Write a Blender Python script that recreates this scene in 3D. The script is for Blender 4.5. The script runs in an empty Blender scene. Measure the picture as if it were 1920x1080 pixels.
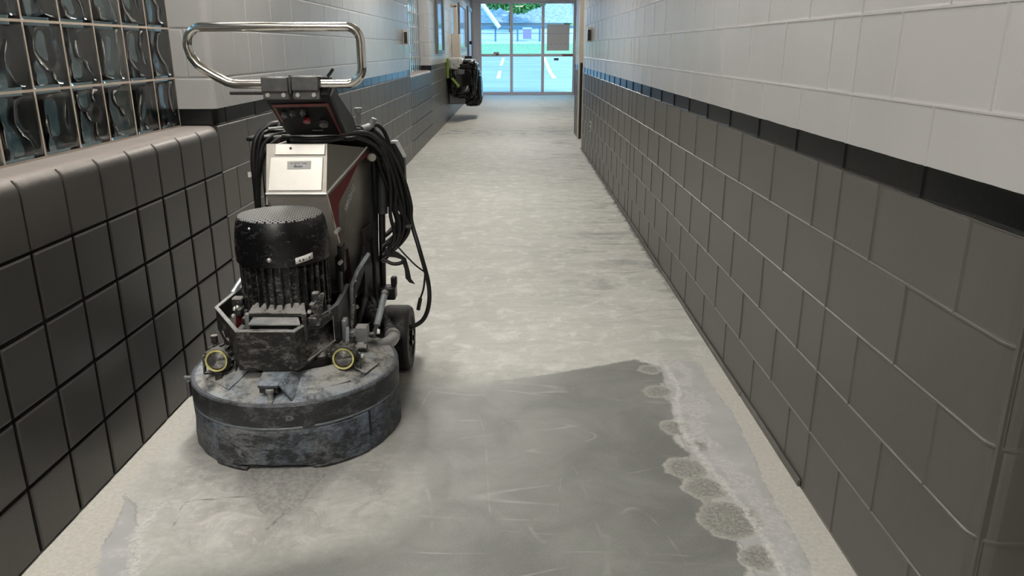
import bpy, math, random
import numpy as np
from mathutils import Vector, Matrix
random.seed(7); RNG = np.random.default_rng(7)
S = bpy.context.scene
COL = S.collection
PI = math.pi

# ------------------------------------------------------------------ camera
CAM_H = 1.341
cam = bpy.data.cameras.new('camera'); cam.lens = 27.0; cam.sensor_width = 36.0
cam.clip_start = 0.02; cam.clip_end = 500
co = bpy.data.objects.new('camera', cam); COL.objects.link(co)
fY = Vector((9, 450, -1440)).normalized()
up = Vector((0, 1, 0)); fZ = (up - fY * up.dot(fY)).normalized(); fX = fY.cross(fZ)
co.matrix_world = Matrix.Translation((0, 0, CAM_H)) @ Matrix((fX, fY, fZ)).to_4x4()
S.camera = co

# ------------------------------------------------------------------ exposure, sky, sun
S.view_settings.view_transform = 'Standard'; S.view_settings.look = 'None'
S.view_settings.gamma = 1; S.view_settings.use_curve_mapping = False
S.view_settings.exposure = 0.0
LAMP_STRENGTH = 46.0
LAMP_COLOR = (1.0, 0.955, 0.89)
w = bpy.data.worlds.new('sky'); S.world = w; w.use_nodes = True
wn = w.node_tree.nodes; wl = w.node_tree.links; wn.clear()
wo = wn.new('ShaderNodeOutputWorld'); wb = wn.new('ShaderNodeBackground')
wtc = wn.new('ShaderNodeTexCoord'); wsx = wn.new('ShaderNodeSeparateXYZ'); wr = wn.new('ShaderNodeValToRGB')
wl.new(wtc.outputs['Generated'], wsx.inputs[0]); wl.new(wsx.outputs['Z'], wr.inputs[0])
wr.color_ramp.elements[0].position = 0.0; wr.color_ramp.elements[0].color = (0.50, 0.82, 1.0, 1)
wr.color_ramp.elements[1].position = 0.6; wr.color_ramp.elements[1].color = (0.30, 0.66, 1.0, 1)
wl.new(wr.outputs[0], wb.inputs[0]); wb.inputs[1].default_value = 3.7
wl.new(wb.outputs[0], wo.inputs[0])
sun = bpy.data.lights.new('sun', 'SUN'); sun.energy = 3.0; sun.angle = 0.1; sun.color = (1.0, 0.97, 0.9)
so = bpy.data.objects.new('sun', sun); COL.objects.link(so); so.location = (0, 60, 30)
so.rotation_euler = (math.radians(50), 0, math.radians(35))

# ------------------------------------------------------------------ helpers
def lin(r, g, b):
    f = lambda c: (c/255/12.92) if c/255 <= 0.04045 else ((c/255+0.055)/1.055)**2.4
    return (f(r), f(g), f(b), 1)

class MB:
    def __init__(s): s.v = []; s.f = []; s.m = []
    def add(s, vs, fs, m=0):
        n = len(s.v); s.v += [tuple(v) for v in vs]
        s.f += [tuple(i+n for i in f) for f in fs]; s.m += [m]*len(fs); return s
    def box(s, a, b, m=0, rot=None):
        """box from corner a to corner b; rot = Matrix turned about its middle"""
        a = Vector(a); b = Vector(b); c = (a+b)/2; h = (b-a)/2
        vs = []
        for x in (-1, 1):
            for y in (-1, 1):
                for z in (-1, 1):
                    p = Vector((x*h.x, y*h.y, z*h.z))
                    if rot: p = rot @ p
                    vs.append(c+p)
        return s.add(vs, [(0,1,3,2),(4,6,7,5),(0,4,5,1),(2,3,7,6),(0,2,6,4),(1,5,7,3)], m)
    def prism(s, pts, d, m=0):
        """closed polygon pts (3D) extruded by vector d"""
        n = len(pts); d = Vector(d)
        vs = [Vector(p) for p in pts] + [Vector(p)+d for p in pts]
        fs = [tuple(range(n))[::-1], tuple(range(n, 2*n))]
        fs += [(i, (i+1) % n, n+(i+1) % n, n+i) for i in range(n)]
        return s.add(vs, fs, m)
    def lathe(s, prof, c=(0,0,0), axis='z', seg=48, m=0, a0=0, a1=2*PI, cap=True):
        c = Vector(c); full = abs(a1-a0-2*PI) < 1e-6
        k = seg if full else seg+1
        vs = []
        for r, h in prof:
            for i in range(k):
                a = a0+(a1-a0)*i/seg; x = r*math.cos(a); y = r*math.sin(a)
                p = (x, y, h) if axis == 'z' else ((h, x, y) if axis == 'x' else (y, h, x))
                vs.append(c+Vector(p))
        fs = []
        for j in range(len(prof)-1):
            for i in range(seg):
                i2 = (i+1) % k
                fs.append((j*k+i, j*k+i2, (j+1)*k+i2, (j+1)*k+i))
        if cap and full:
            if prof[0][0] > 1e-6: fs.append(tuple(range(k))[::-1])
            if prof[-1][0] > 1e-6: fs.append(tuple((len(prof)-1)*k+i for i in range(k)))
        return s.add(vs, fs, m)
    def cyl(s, p0, p1, r, seg=16, m=0, r1=None):
        p0 = Vector(p0); p1 = Vector(p1); return s.tube([p0, p1], r, seg, m, False, r1)
    def tube(s, pts, r, seg=10, m=0, smooth=True, r1=None, closed=False, n_per=6):
        P = [Vector(p) for p in pts]
        if smooth and len(P) > 2:
            Q = []; L = len(P)
            rng = range(L if closed else L-1)
            for i in rng:
                if closed: a, b, c, d = P[(i-1) % L], P[i], P[(i+1) % L], P[(i+2) % L]
                else: a, b, c, d = P[max(i-1, 0)], P[i], P[i+1], P[min(i+2, L-1)]
                for k in range(n_per):
                    t = k/n_per
                    Q.append(0.5*((2*b)+(-a+c)*t+(2*a-5*b+4*c-d)*t*t+(-a+3*b-3*c+d)*t**3))
            if not closed: Q.append(P[-1])
            P = Q
        n = len(P); vs = []; prev = None
        for i, p in enumerate(P):
            if closed: t = (P[(i+1) % n]-P[i-1])
            else: t = P[min(i+1, n-1)]-P[max(i-1, 0)]
            t.normalize()
            if prev is None:
                u = t.orthogonal().normalized()
            else:
                u = (prev - t*prev.dot(t)).normalized()
            prev = u; v = t.cross(u)
            rr = r if r1 is None else r+(r1-r)*i/(n-1)
            for k in range(seg):
                a = 2*PI*k/seg; vs.append(p+u*math.cos(a)*rr+v*math.sin(a)*rr)
        fs = []
        for i in range(n if closed else n-1):
            for k in range(seg):
                j = (i+1) % n
                fs.append((i*seg+k, i*seg+(k+1) % seg, j*seg+(k+1) % seg, j*seg+k))
        if not closed:
            fs.append(tuple(range(seg))[::-1]); fs.append(tuple((n-1)*seg+k for k in range(seg)))
        return s.add(vs, fs, m)
    def sphere(s, c, r, seg=12, m=0, sq=(1,1,1)):
        prof = [(max(1e-4, r*math.sin(PI*i/seg)), -r*math.cos(PI*i/seg)) for i in range(seg+1)]
        t = MB().lathe(prof, seg=seg*2, cap=False)
        c = Vector(c)
        return s.add([c+Vector((v[0]*sq[0], v[1]*sq[1], v[2]*sq[2])) for v in t.v], t.f, m)
    def hexbolt(s, c, d, r=0.008, h=0.006, m=0):
        c = Vector(c); d = Vector(d).normalized()
        return s.tube([c, c+d*h], r, 6, m, False)

def obj(name, mb, mats, parent=None, bevel=0, sharp=35, bseg=2, solid=0, subsurf=0, fix=True):
    if not isinstance(mats, (list, tuple)): mats = [mats]
    o_w = Vector((0, 0, 0)); q = parent
    while q is not None: o_w += q.location; q = q.parent
    me = bpy.data.meshes.new(name)
    me.from_pydata([tuple(Vector(v)-o_w) for v in mb.v], [], mb.f); me.update()
    for mt in mats: me.materials.append(mt)
    me.polygons.foreach_set('material_index', mb.m)
    if fix:
        import bmesh
        bm = bmesh.new(); bm.from_mesh(me); bmesh.ops.recalc_face_normals(bm, faces=bm.faces); bm.to_mesh(me); bm.free()
    me.polygons.foreach_set('use_smooth', [True]*len(me.polygons))
    if sharp is not None: me.set_sharp_from_angle(angle=math.radians(sharp))
    o = bpy.data.objects.new(name, me); COL.objects.link(o)
    if parent: o.parent = parent
    if solid:
        md = o.modifiers.new('solid', 'SOLIDIFY'); md.thickness = solid; md.offset = 0
    if bevel:
        md = o.modifiers.new('bevel', 'BEVEL'); md.width = bevel; md.segments = bseg; md.limit_method = 'ANGLE'; md.angle_limit = math.radians(40)
    if subsurf:
        md = o.modifiers.new('sub', 'SUBSURF'); md.levels = subsurf; md.render_levels = subsurf
    return o

def tag(o, label, cat, group=None, kind=None):
    o['label'] = label
    if cat: o['category'] = cat
    if group: o['group'] = group
    if kind: o['kind'] = kind
    return o
def struct(o, label=None):
    o['kind'] = 'structure'
    if label: o['label'] = label
    return o
def empty(name, loc, label, cat, group=None):
    o = bpy.data.objects.new(name, None); COL.objects.link(o); o.location = loc
    o.empty_display_size = 0.1
    return tag(o, label, cat, group)

def text_part(name, body, size, mat, parent, origin, xdir, ydir, extrude=0.0004, align='LEFT', bold=0.0, shear=0, sx=1.0):
    c = bpy.data.curves.new(name, 'FONT'); c.body = body; c.size = size; c.extrude = extrude
    c.align_x = align; c.offset = bold; c.shear = shear; c.resolution_u = 3
    t = bpy.data.objects.new(name+'_tmp', c); COL.objects.link(t)
    dg = bpy.context.evaluated_depsgraph_get()
    me = bpy.data.meshes.new_from_object(t.evaluated_get(dg))
    bpy.data.objects.remove(t)
    X = Vector(xdir).normalized(); Y = Vector(ydir); Y = (Y-X*Y.dot(X)).normalized(); Z = X.cross(Y)
    M = Matrix((X*sx, Y, Z)).transposed().to_4x4(); M.translation = Vector(origin)
    o_w = Vector((0, 0, 0)); q = parent
    while q is not None: o_w += q.location; q = q.parent
    me.transform(Matrix.Translation(-o_w) @ M)
    me.materials.clear(); me.materials.append(mat); me.name = name
    o = bpy.data.objects.new(name, me); COL.objects.link(o); o.parent = parent
    return o

# ------------------------------------------------------------------ materials
class NT:
    def __init__(s, name):
        s.mat = bpy.data.materials.new(name); s.mat.use_nodes = True
        s.nt = s.mat.node_tree; s.N = s.nt.nodes; s.L = s.nt.links; s.N.clear()
        s.out = s.N.new('ShaderNodeOutputMaterial'); s.b = s.N.new('ShaderNodeBsdfPrincipled')
        s.L.new(s.b.outputs[0], s.out.inputs[0])
    def put(s, sock, v):
        if hasattr(v, 'is_output'): s.L.new(v, sock)
        else:
            if isinstance(v, (tuple, list)) and len(v) == 3 and sock.type == 'RGBA': v = (*v, 1)
            sock.default_value = v
    def set(s, **k):
        names = dict(color='Base Color', rough='Roughness', metal='Metallic', spec='Specular IOR Level', normal='Normal',
                     trans='Transmission Weight', ior='IOR', alpha='Alpha', coat='Coat Weight', coat_rough='Coat Roughness',
                     emit='Emission Color', estr='Emission Strength', sheen='Sheen Weight', aniso='Anisotropic')
        for a, v in k.items(): s.put(s.b.inputs[names[a]], v)
        return s
    def pos(s):
        g = s.N.new('ShaderNodeNewGeometry'); return g.outputs['Position']
    def nrm(s):
        g = s.N.new('ShaderNodeNewGeometry'); return g.outputs['Normal']
    def objc(s):
        g = s.N.new('ShaderNodeTexCoord'); return g.outputs['Object']
    def mapping(s, vec, scale=(1,1,1), loc=(0,0,0), rot=(0,0,0)):
        m = s.N.new('ShaderNodeMapping'); s.L.new(vec, m.inputs[0])
        m.inputs['Scale'].default_value = scale; m.inputs['Location'].default_value = loc; m.inputs['Rotation'].default_value = rot
        return m.outputs[0]
    def noise(s, vec, scale, detail=4, rough=0.55, dist=0):
        n = s.N.new('ShaderNodeTexNoise'); s.L.new(vec, n.inputs['Vector'])
        n.inputs['Scale'].default_value = scale; n.inputs['Detail'].default_value = detail
        n.inputs['Roughness'].default_value = rough; n.inputs['Distortion'].default_value = dist
        return n.outputs[0]
    def voro(s, vec, scale, feature='F1'):
        n = s.N.new('ShaderNodeTexVoronoi'); n.feature = feature; s.L.new(vec, n.inputs['Vector']); n.inputs['Scale'].default_value = scale
        return n.outputs[0]
    def attr(s, name):
        n = s.N.new('ShaderNodeAttribute'); n.attribute_name = name; return n.outputs['Fac']
    def math(s, op, a, b=0.0, c=0.0, clamp=False):
        n = s.N.new('ShaderNodeMath'); n.operation = op; n.use_clamp = clamp
        s.put(n.inputs[0], a); s.put(n.inputs[1], b); s.put(n.inputs[2], c); return n.outputs[0]
    def rng(s, v, a, b, c=0.0, d=1.0, smooth=False):
        n = s.N.new('ShaderNodeMapRange'); n.clamp = True
        if smooth: n.interpolation_type = 'SMOOTHSTEP'
        s.put(n.inputs[0], v)
        for i, x in enumerate((a, b, c, d)): s.put(n.inputs[i+1], x)
        return n.outputs[0]
    def mix(s, f, a, b, mode='MIX'):
        n = s.N.new('ShaderNodeMix'); n.data_type = 'RGBA'; n.blend_type = mode
        s.put(n.inputs['Factor'], f) if False else s.put(n.inputs[0], f)
        s.put(n.inputs[6], a); s.put(n.inputs[7], b); return n.outputs[2]
    def xyz(s, v):
        n = s.N.new('ShaderNodeSeparateXYZ'); s.L.new(v, n.inputs[0]); return n.outputs
    def bump(s, h, strength=0.3, dist=0.01, normal=None):
        n = s.N.new('ShaderNodeBump'); n.inputs['Strength'].default_value = strength; n.inputs['Distance'].default_value = dist
        s.L.new(h, n.inputs['Height'])
        if normal is not None: s.L.new(normal, n.inputs['Normal'])
        return n.outputs[0]

def simple(name, col, rough=0.5, metal=0.0, var=0.0, vscale=8, bump=0.0, bscale=200, **k):
    t = NT(name); p = t.objc(); c = col if len(col) == 4 else (*col, 1)
    if var:
        n = t.rng(t.noise(p, vscale, 6, 0.65), 0.3, 0.7, 1-var, 1+var)
        m = t.mix(1.0, c, n, 'MULTIPLY'); c = m
    t.set(color=c, rough=rough, metal=metal, **k)
    if bump: t.set(normal=t.bump(t.noise(p, bscale, 3, 0.6), bump, 0.002))
    return t.mat

def paint_wall(name):
    """block wall paint: dark grey dado, black stripe, off-white above"""
    t = NT(name); P = t.pos(); z = t.xyz(P)['Z']
    wob = t.math('MULTIPLY', t.math('SUBTRACT', t.noise(P, 9, 2), 0.5), 0.004)
    z2 = t.math('ADD', z, wob)
    blk = t.math('GREATER_THAN', z2, 1.0165); wht = t.math('GREATER_THAN', z2, 1.0885)
    n = t.rng(t.noise(P, 1.3, 3), 0.3, 0.7, 0.94, 1.05)
    grey = t.mix(1.0, (0.090, 0.085, 0.077), n, 'MULTIPLY')
    white = t.mix(1.0, (0.44, 0.435, 0.425), n, 'MULTIPLY')
    c = t.mix(blk, grey, (0.006, 0.0065, 0.0065, 1)); c = t.mix(wht, c, white)
    # small scuffs and chips in the paint
    sc = t.math('GREATER_THAN', t.noise(t.mapping(P, (30, 30, 14)), 3.0, 2, 0.5), 0.80)
    c = t.mix(t.math('MULTIPLY', sc, 0.25), c, (0.35, 0.34, 0.33, 1))
    r = t.mix(blk, (0.40,)*3, (0.20,)*3); r = t.mix(wht, r, (0.26,)*3)
    t.set(color=c, rough=r, spec=0.5)
    h1 = t.noise(P, 330, 2, 0.5); h2 = t.noise(P, 60, 3, 0.6)
    h = t.math('ADD', t.math('MULTIPLY', h1, 0.35), h2)
    t.set(normal=t.bump(h, 0.22, 0.0012))
    return t.mat

M = {}
M['wall'] = paint_wall('painted_block')
M['grout'] = simple('dark_joint', (0.006, 0.0055, 0.005), 0.75)
def tile_mat():
    t = NT('dark_glazed_block'); P = t.pos()
    n = t.rng(t.noise(P, 2.2, 3), 0.3, 0.7, 0.92, 1.08)
    c = t.mix(1.0, (0.050, 0.047, 0.043), n, 'MULTIPLY')
    t.set(color=c, rough=0.36, spec=0.5)
    h = t.math('ADD', t.math('MULTIPLY', t.noise(P, 300, 2), 0.4), t.noise(P, 55, 3))
    t.set(normal=t.bump(h, 0.25, 0.0014)); return t.mat
M['tile'] = tile_mat()
def sill_mat():
    t = NT('dusty_sill_block'); P = t.pos(); nz = t.xyz(t.nrm())['Z']
    d = t.rng(t.math('ADD', nz, t.math('MULTIPLY', t.math('SUBTRACT', t.noise(P, 25, 4), 0.5), 0.35)), 0.3, 0.9)
    c = t.mix(d, (0.062, 0.058, 0.053, 1), (0.25, 0.22, 0.20, 1))
    t.set(color=c, rough=t.rng(d, 0, 1, 0.34, 0.42), normal=t.bump(t.noise(P, 250, 2), 0.2, 0.0012)); return t.mat
M['sill'] = sill_mat()
M['mortar'] = simple('window_mortar', (0.50, 0.42, 0.34), 0.7, bump=0.4, bscale=300)
M['ceiling'] = simple('ceiling_paint', (0.62, 0.60, 0.56), 0.8)
M['lamp'] = NT('lamp_diffuser').set(color=(0.9, 0.9, 0.9, 1), emit=(*LAMP_COLOR, 1), estr=LAMP_STRENGTH).mat
M['lamp_frame'] = simple('white_lamp_frame', (0.7, 0.7, 0.68), 0.4)
def glass_block_mat():
    t = NT('wavy_block_glass'); P = t.pos()
    t.set(color=(0.80, 0.82, 0.80, 1), rough=0.02, trans=1.0, ior=1.46); return t.mat
M['glassblock'] = glass_block_mat()
def pane_mat(name, tint):
    t = NT(name)
    tr = t.N.new('ShaderNodeBsdfTransparent'); tr.inputs[0].default_value = (*tint, 1)
    gl = t.N.new('ShaderNodeBsdfGlossy'); gl.inputs['Roughness'].default_value = 0.02
    fr = t.N.new('ShaderNodeFresnel'); fr.inputs[0].default_value = 1.25
    mx = t.N.new('ShaderNodeMixShader'); t.L.new(fr.outputs[0], mx.inputs[0]); t.L.new(tr.outputs[0], mx.inputs[1]); t.L.new(gl.outputs[0], mx.inputs[2])
    t.L.new(mx.outputs[0], t.out.inputs[0]); return t.mat
M['pane'] = pane_mat('door_glass_blue', (0.86, 0.94, 1.0))
M['pane_clear'] = pane_mat('door_glass_clear', (0.93, 1.0, 0.99))
M['frame'] = simple('aluminium_door_frame', (0.66, 0.62, 0.65), 0.4, 0.1)
M['beige'] = simple('beige_paint', (0.55, 0.50, 0.42), 0.45)
M['offwhite'] = simple('off_white_plastic', (0.62, 0.60, 0.57), 0.4)
M['blackplastic'] = simple('black_plastic', (0.012, 0.012, 0.012), 0.38)
M['rubber'] = simple('black_rubber', (0.016, 0.0155, 0.015), 0.55, var=0.3, vscale=30)
M['cable'] = simple('black_cable', (0.009, 0.009, 0.009), 0.42)
M['ink'] = simple('dark_ink', (0.03, 0.03, 0.09), 0.6)
M['paper'] = simple('grey_paper', (0.75, 0.70, 0.69), 0.8)

def dusty_metal(name, base, dust, amount, rough=0.5, metal=0.2, scale=14, blue=0.0, upd=0.5):
    """dark painted metal with cement dust smeared over it, heavier on what faces up"""
    t = NT(name); P = t.objc(); nz = t.xyz(t.nrm())['Z']
    n1 = t.noise(t.mapping(P, (1, 1, 1.8)), scale, 8, 0.72, 0.4); n2 = t.noise(t.mapping(P, (1, 1, 2.2)), scale*4, 5, 0.7, 0.8)
    v = t.math('ADD', t.math('MULTIPLY', n1, 0.6), t.math('MULTIPLY', n2, 0.4))
    v = t.math('ADD', v, t.math('MULTIPLY', t.math('MAXIMUM', nz, 0.0), 0.22*upd))
    d = t.rng(v, 0.69-amount*0.36, 0.83-amount*0.36)
    dc = t.mix(t.rng(t.noise(P, 5, 4, 0.6), 0.42, 0.62), dust, (dust[0]*(1-blue*.6), dust[1]*(1-blue*.25), min(1, dust[2]*(1+blue*.25)), 1))
    t.set(color=t.mix(d, base, dc), rough=t.rng(d, 0, 1, rough, 0.85), metal=t.rng(d, 0, 1, metal, 0.0))
    t.set(normal=t.bump(n2, 0.35, 0.002)); return t.mat
M['deck'] = dusty_metal('dusty_deck_metal', (0.07, 0.08, 0.09, 1), (0.43, 0.42, 0.39, 1), 0.36, 0.45, 0.3, 10, blue=0.45, upd=0.9)
M['skirt'] = dusty_metal('dusty_rubber_skirt', (0.022, 0.024, 0.026, 1), (0.20, 0.205, 0.21, 1), 0.66, 0.5, 0.0, 12, blue=0.45)
M['band'] = dusty_metal('dusty_skirt_band', (0.024, 0.025, 0.027, 1), (0.15, 0.152, 0.158, 1), 0.55, 0.45, 0.0, 14, blue=0.3)
M['apron'] = dusty_metal('dusty_bumper_metal', (0.018, 0.017, 0.016, 1), (0.19, 0.185, 0.17, 1), 0.56, 0.42, 0.3, 16)
M['edge'] = simple('worn_steel_edge', (0.44, 0.45, 0.44), 0.4, 0.2, var=0.3, vscale=40)
M['cowl'] = dusty_metal('black_motor_cowl', (0.005, 0.005, 0.006, 1), (0.12, 0.12, 0.125, 1), 0.38, 0.22, 0.0, 22, upd=0.1)
M['motor'] = dusty_metal('dusty_motor_casting', (0.018, 0.018, 0.018, 1), (0.30, 0.29, 0.27, 1), 0.50, 0.4, 0.3, 26, upd=1.2)
M['castdust'] = dusty_metal('dusted_casting', (0.025, 0.025, 0.025, 1), (0.33, 0.32, 0.30, 1), 0.42, 0.5, 0.2, 22, upd=1.0)
M['chassis'] = dusty_metal('black_chassis_paint', (0.016, 0.016, 0.016, 1), (0.10, 0.10, 0.095, 1), 0.28, 0.4, 0.3, 12)
M['console'] = simple('dark_console_paint', (0.010, 0.011, 0.012), 0.45, 0.0, var=0.2, spec=0.3)
M['console_face'] = simple('black_console_face', (0.004, 0.004, 0.004), 0.5, spec=0.15)
M['consoleside'] = simple('grey_console_side', (0.06, 0.066, 0.068), 0.4, 0.3, var=0.15)
M['clamp'] = simple('grey_clamp_metal', (0.13, 0.13, 0.13), 0.42, 0.6, var=0.25, vscale=30)
M['red'] = simple('red_decal', (0.15, 0.02, 0.02), 0.4, var=0.15, vscale=10)
M['redknob'] = simple('red_knob', (0.20, 0.01, 0.01), 0.35)
M['chrome'] = simple('polished_steel_tube', (0.72, 0.69, 0.64), 0.13, 1.0, var=0.08, vscale=30)
M['bolt'] = simple('bright_bolt', (0.75, 0.74, 0.70), 0.3, 0.7)
M['zinc'] = simple('zinc_rod', (0.36, 0.40, 0.42), 0.38, 0.35, var=0.35, vscale=35)
def stainless(name, col=(0.47, 0.44, 0.39), rough=0.36, smear=0.35, mt=0.35):
    t = NT(name); P = t.objc()
    n = t.noise(t.mapping(P, (1, 1, 0.25)), 45, 6, 0.7, 0.6); m = t.noise(P, 9, 5, 0.7, 1.0)
    d = t.rng(m, 0.45, 0.7)
    t.set(color=t.mix(t.math('MULTIPLY', d, smear), (*col, 1), (col[0]*0.5, col[1]*0.5, col[2]*0.47, 1)), metal=t.rng(d, 0, 1, mt, mt*0.7), rough=t.rng(n, 0.3, 0.7, rough-0.05, rough+0.12))
    t.set(normal=t.bump(n, 0.05, 0.001)); return t.mat
M['steel'] = stainless('brushed_stainless')
M['steel_side'] = stainless('smeared_stainless', (0.13, 0.122, 0.105), 0.42, 0.6)
M['steel_top'] = stainless('dull_stainless_top', (0.20, 0.19, 0.165), 0.40, 0.3)
M['panel'] = simple('pale_metal_door', (0.86, 0.83, 0.77), 0.38, 0.35, var=0.05)
M['yellow'] = simple('pale_yellow_ring', (0.62, 0.58, 0.22), 0.5, var=0.25, vscale=60)
M['lens'] = simple('lamp_lens', (0.30, 0.29, 0.28), 0.12, 0.8, var=0.5, vscale=60)
M['tyre'] = dusty_metal('dusty_tyre', (0.014, 0.014, 0.013, 1), (0.13, 0.125, 0.11, 1), 0.32, 0.6, 0.0, 18, upd=0.2)
M['hose'] = dusty_metal('dusty_hose', (0.02, 0.02, 0.019, 1), (0.25, 0.25, 0.24, 1), 0.35, 0.5, 0.0, 20)
M['alu'] = dusty_metal('dusty_aluminium_elbow', (0.30, 0.31, 0.31, 1), (0.42, 0.42, 0.40, 1), 0.5, 0.35, 0.6, 12)
M['white_label'] = simple('white_label', (0.72, 0.72, 0.70), 0.5)
M['grey_label'] = simple('grey_label', (0.56, 0.56, 0.54), 0.5)
M['decal_letter'] = simple('grey_lettering', (0.42, 0.42, 0.41), 0.5, 0.0, var=0.3, vscale=80)

def grille_mat():
    t = NT('perforated_grille'); P = t.mapping(t.objc(), (1, 1, 1), rot=(0, 0, 0.6))
    v = t.N.new('ShaderNodeTexVoronoi'); t.L.new(P, v.inputs['Vector']); v.inputs['Scale'].default_value = 85; v.inputs['Randomness'].default_value = 0.0; v.voronoi_dimensions = '2D'
    s_ = t.xyz(P)
    hole = t.math('LESS_THAN', v.outputs['Distance'], 0.34)
    t.set(color=t.mix(hole, (0.40, 0.41, 0.40, 1), (0.02, 0.02, 0.02, 1)), rough=t.rng(hole, 0, 1, 0.45, 1.0), spec=t.rng(hole, 0, 1, 0.4, 0.0), metal=t.rng(hole, 0, 1, 0.3, 0.0)); return t.mat
M['grille'] = grille_mat()

# ------------------------------------------------------------------ floor
def sdf_poly(px, py, poly):
    """signed distance (negative inside) of points to polygon"""
    d = np.full(px.shape, 1e9); s = np.ones(px.shape); n = len(poly)
    for i in range(n):
        ax, ay = poly[i]; bx, by = poly[i-1]
        ex, ey = bx-ax, by-ay; wx, wy = px-ax, py-ay
        t = np.clip((wx*ex+wy*ey)/(ex*ex+ey*ey+1e-12), 0, 1)
        d = np.minimum(d, (wx-ex*t)**2+(wy-ey*t)**2)
        c1 = py >= ay; c2 = py < by; c3 = ex*wy > ey*wx
        flip = (c1 & c2 & c3) | (~c1 & ~c2 & ~c3); s = np.where(flip, -s, s)
    return s*np.sqrt(d)
def d_line(px, py, pts):
    d = np.full(px.shape, 1e9)
    for (ax, ay), (bx, by) in zip(pts[:-1], pts[1:]):
        ex, ey = bx-ax, by-ay; wx, wy = px-ax, py-ay
        t = np.clip((wx*ex+wy*ey)/(ex*ex+ey*ey+1e-12), 0, 1)
        d = np.minimum(d, (wx-ex*t)**2+(wy-ey*t)**2)
    return np.sqrt(d)

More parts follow.
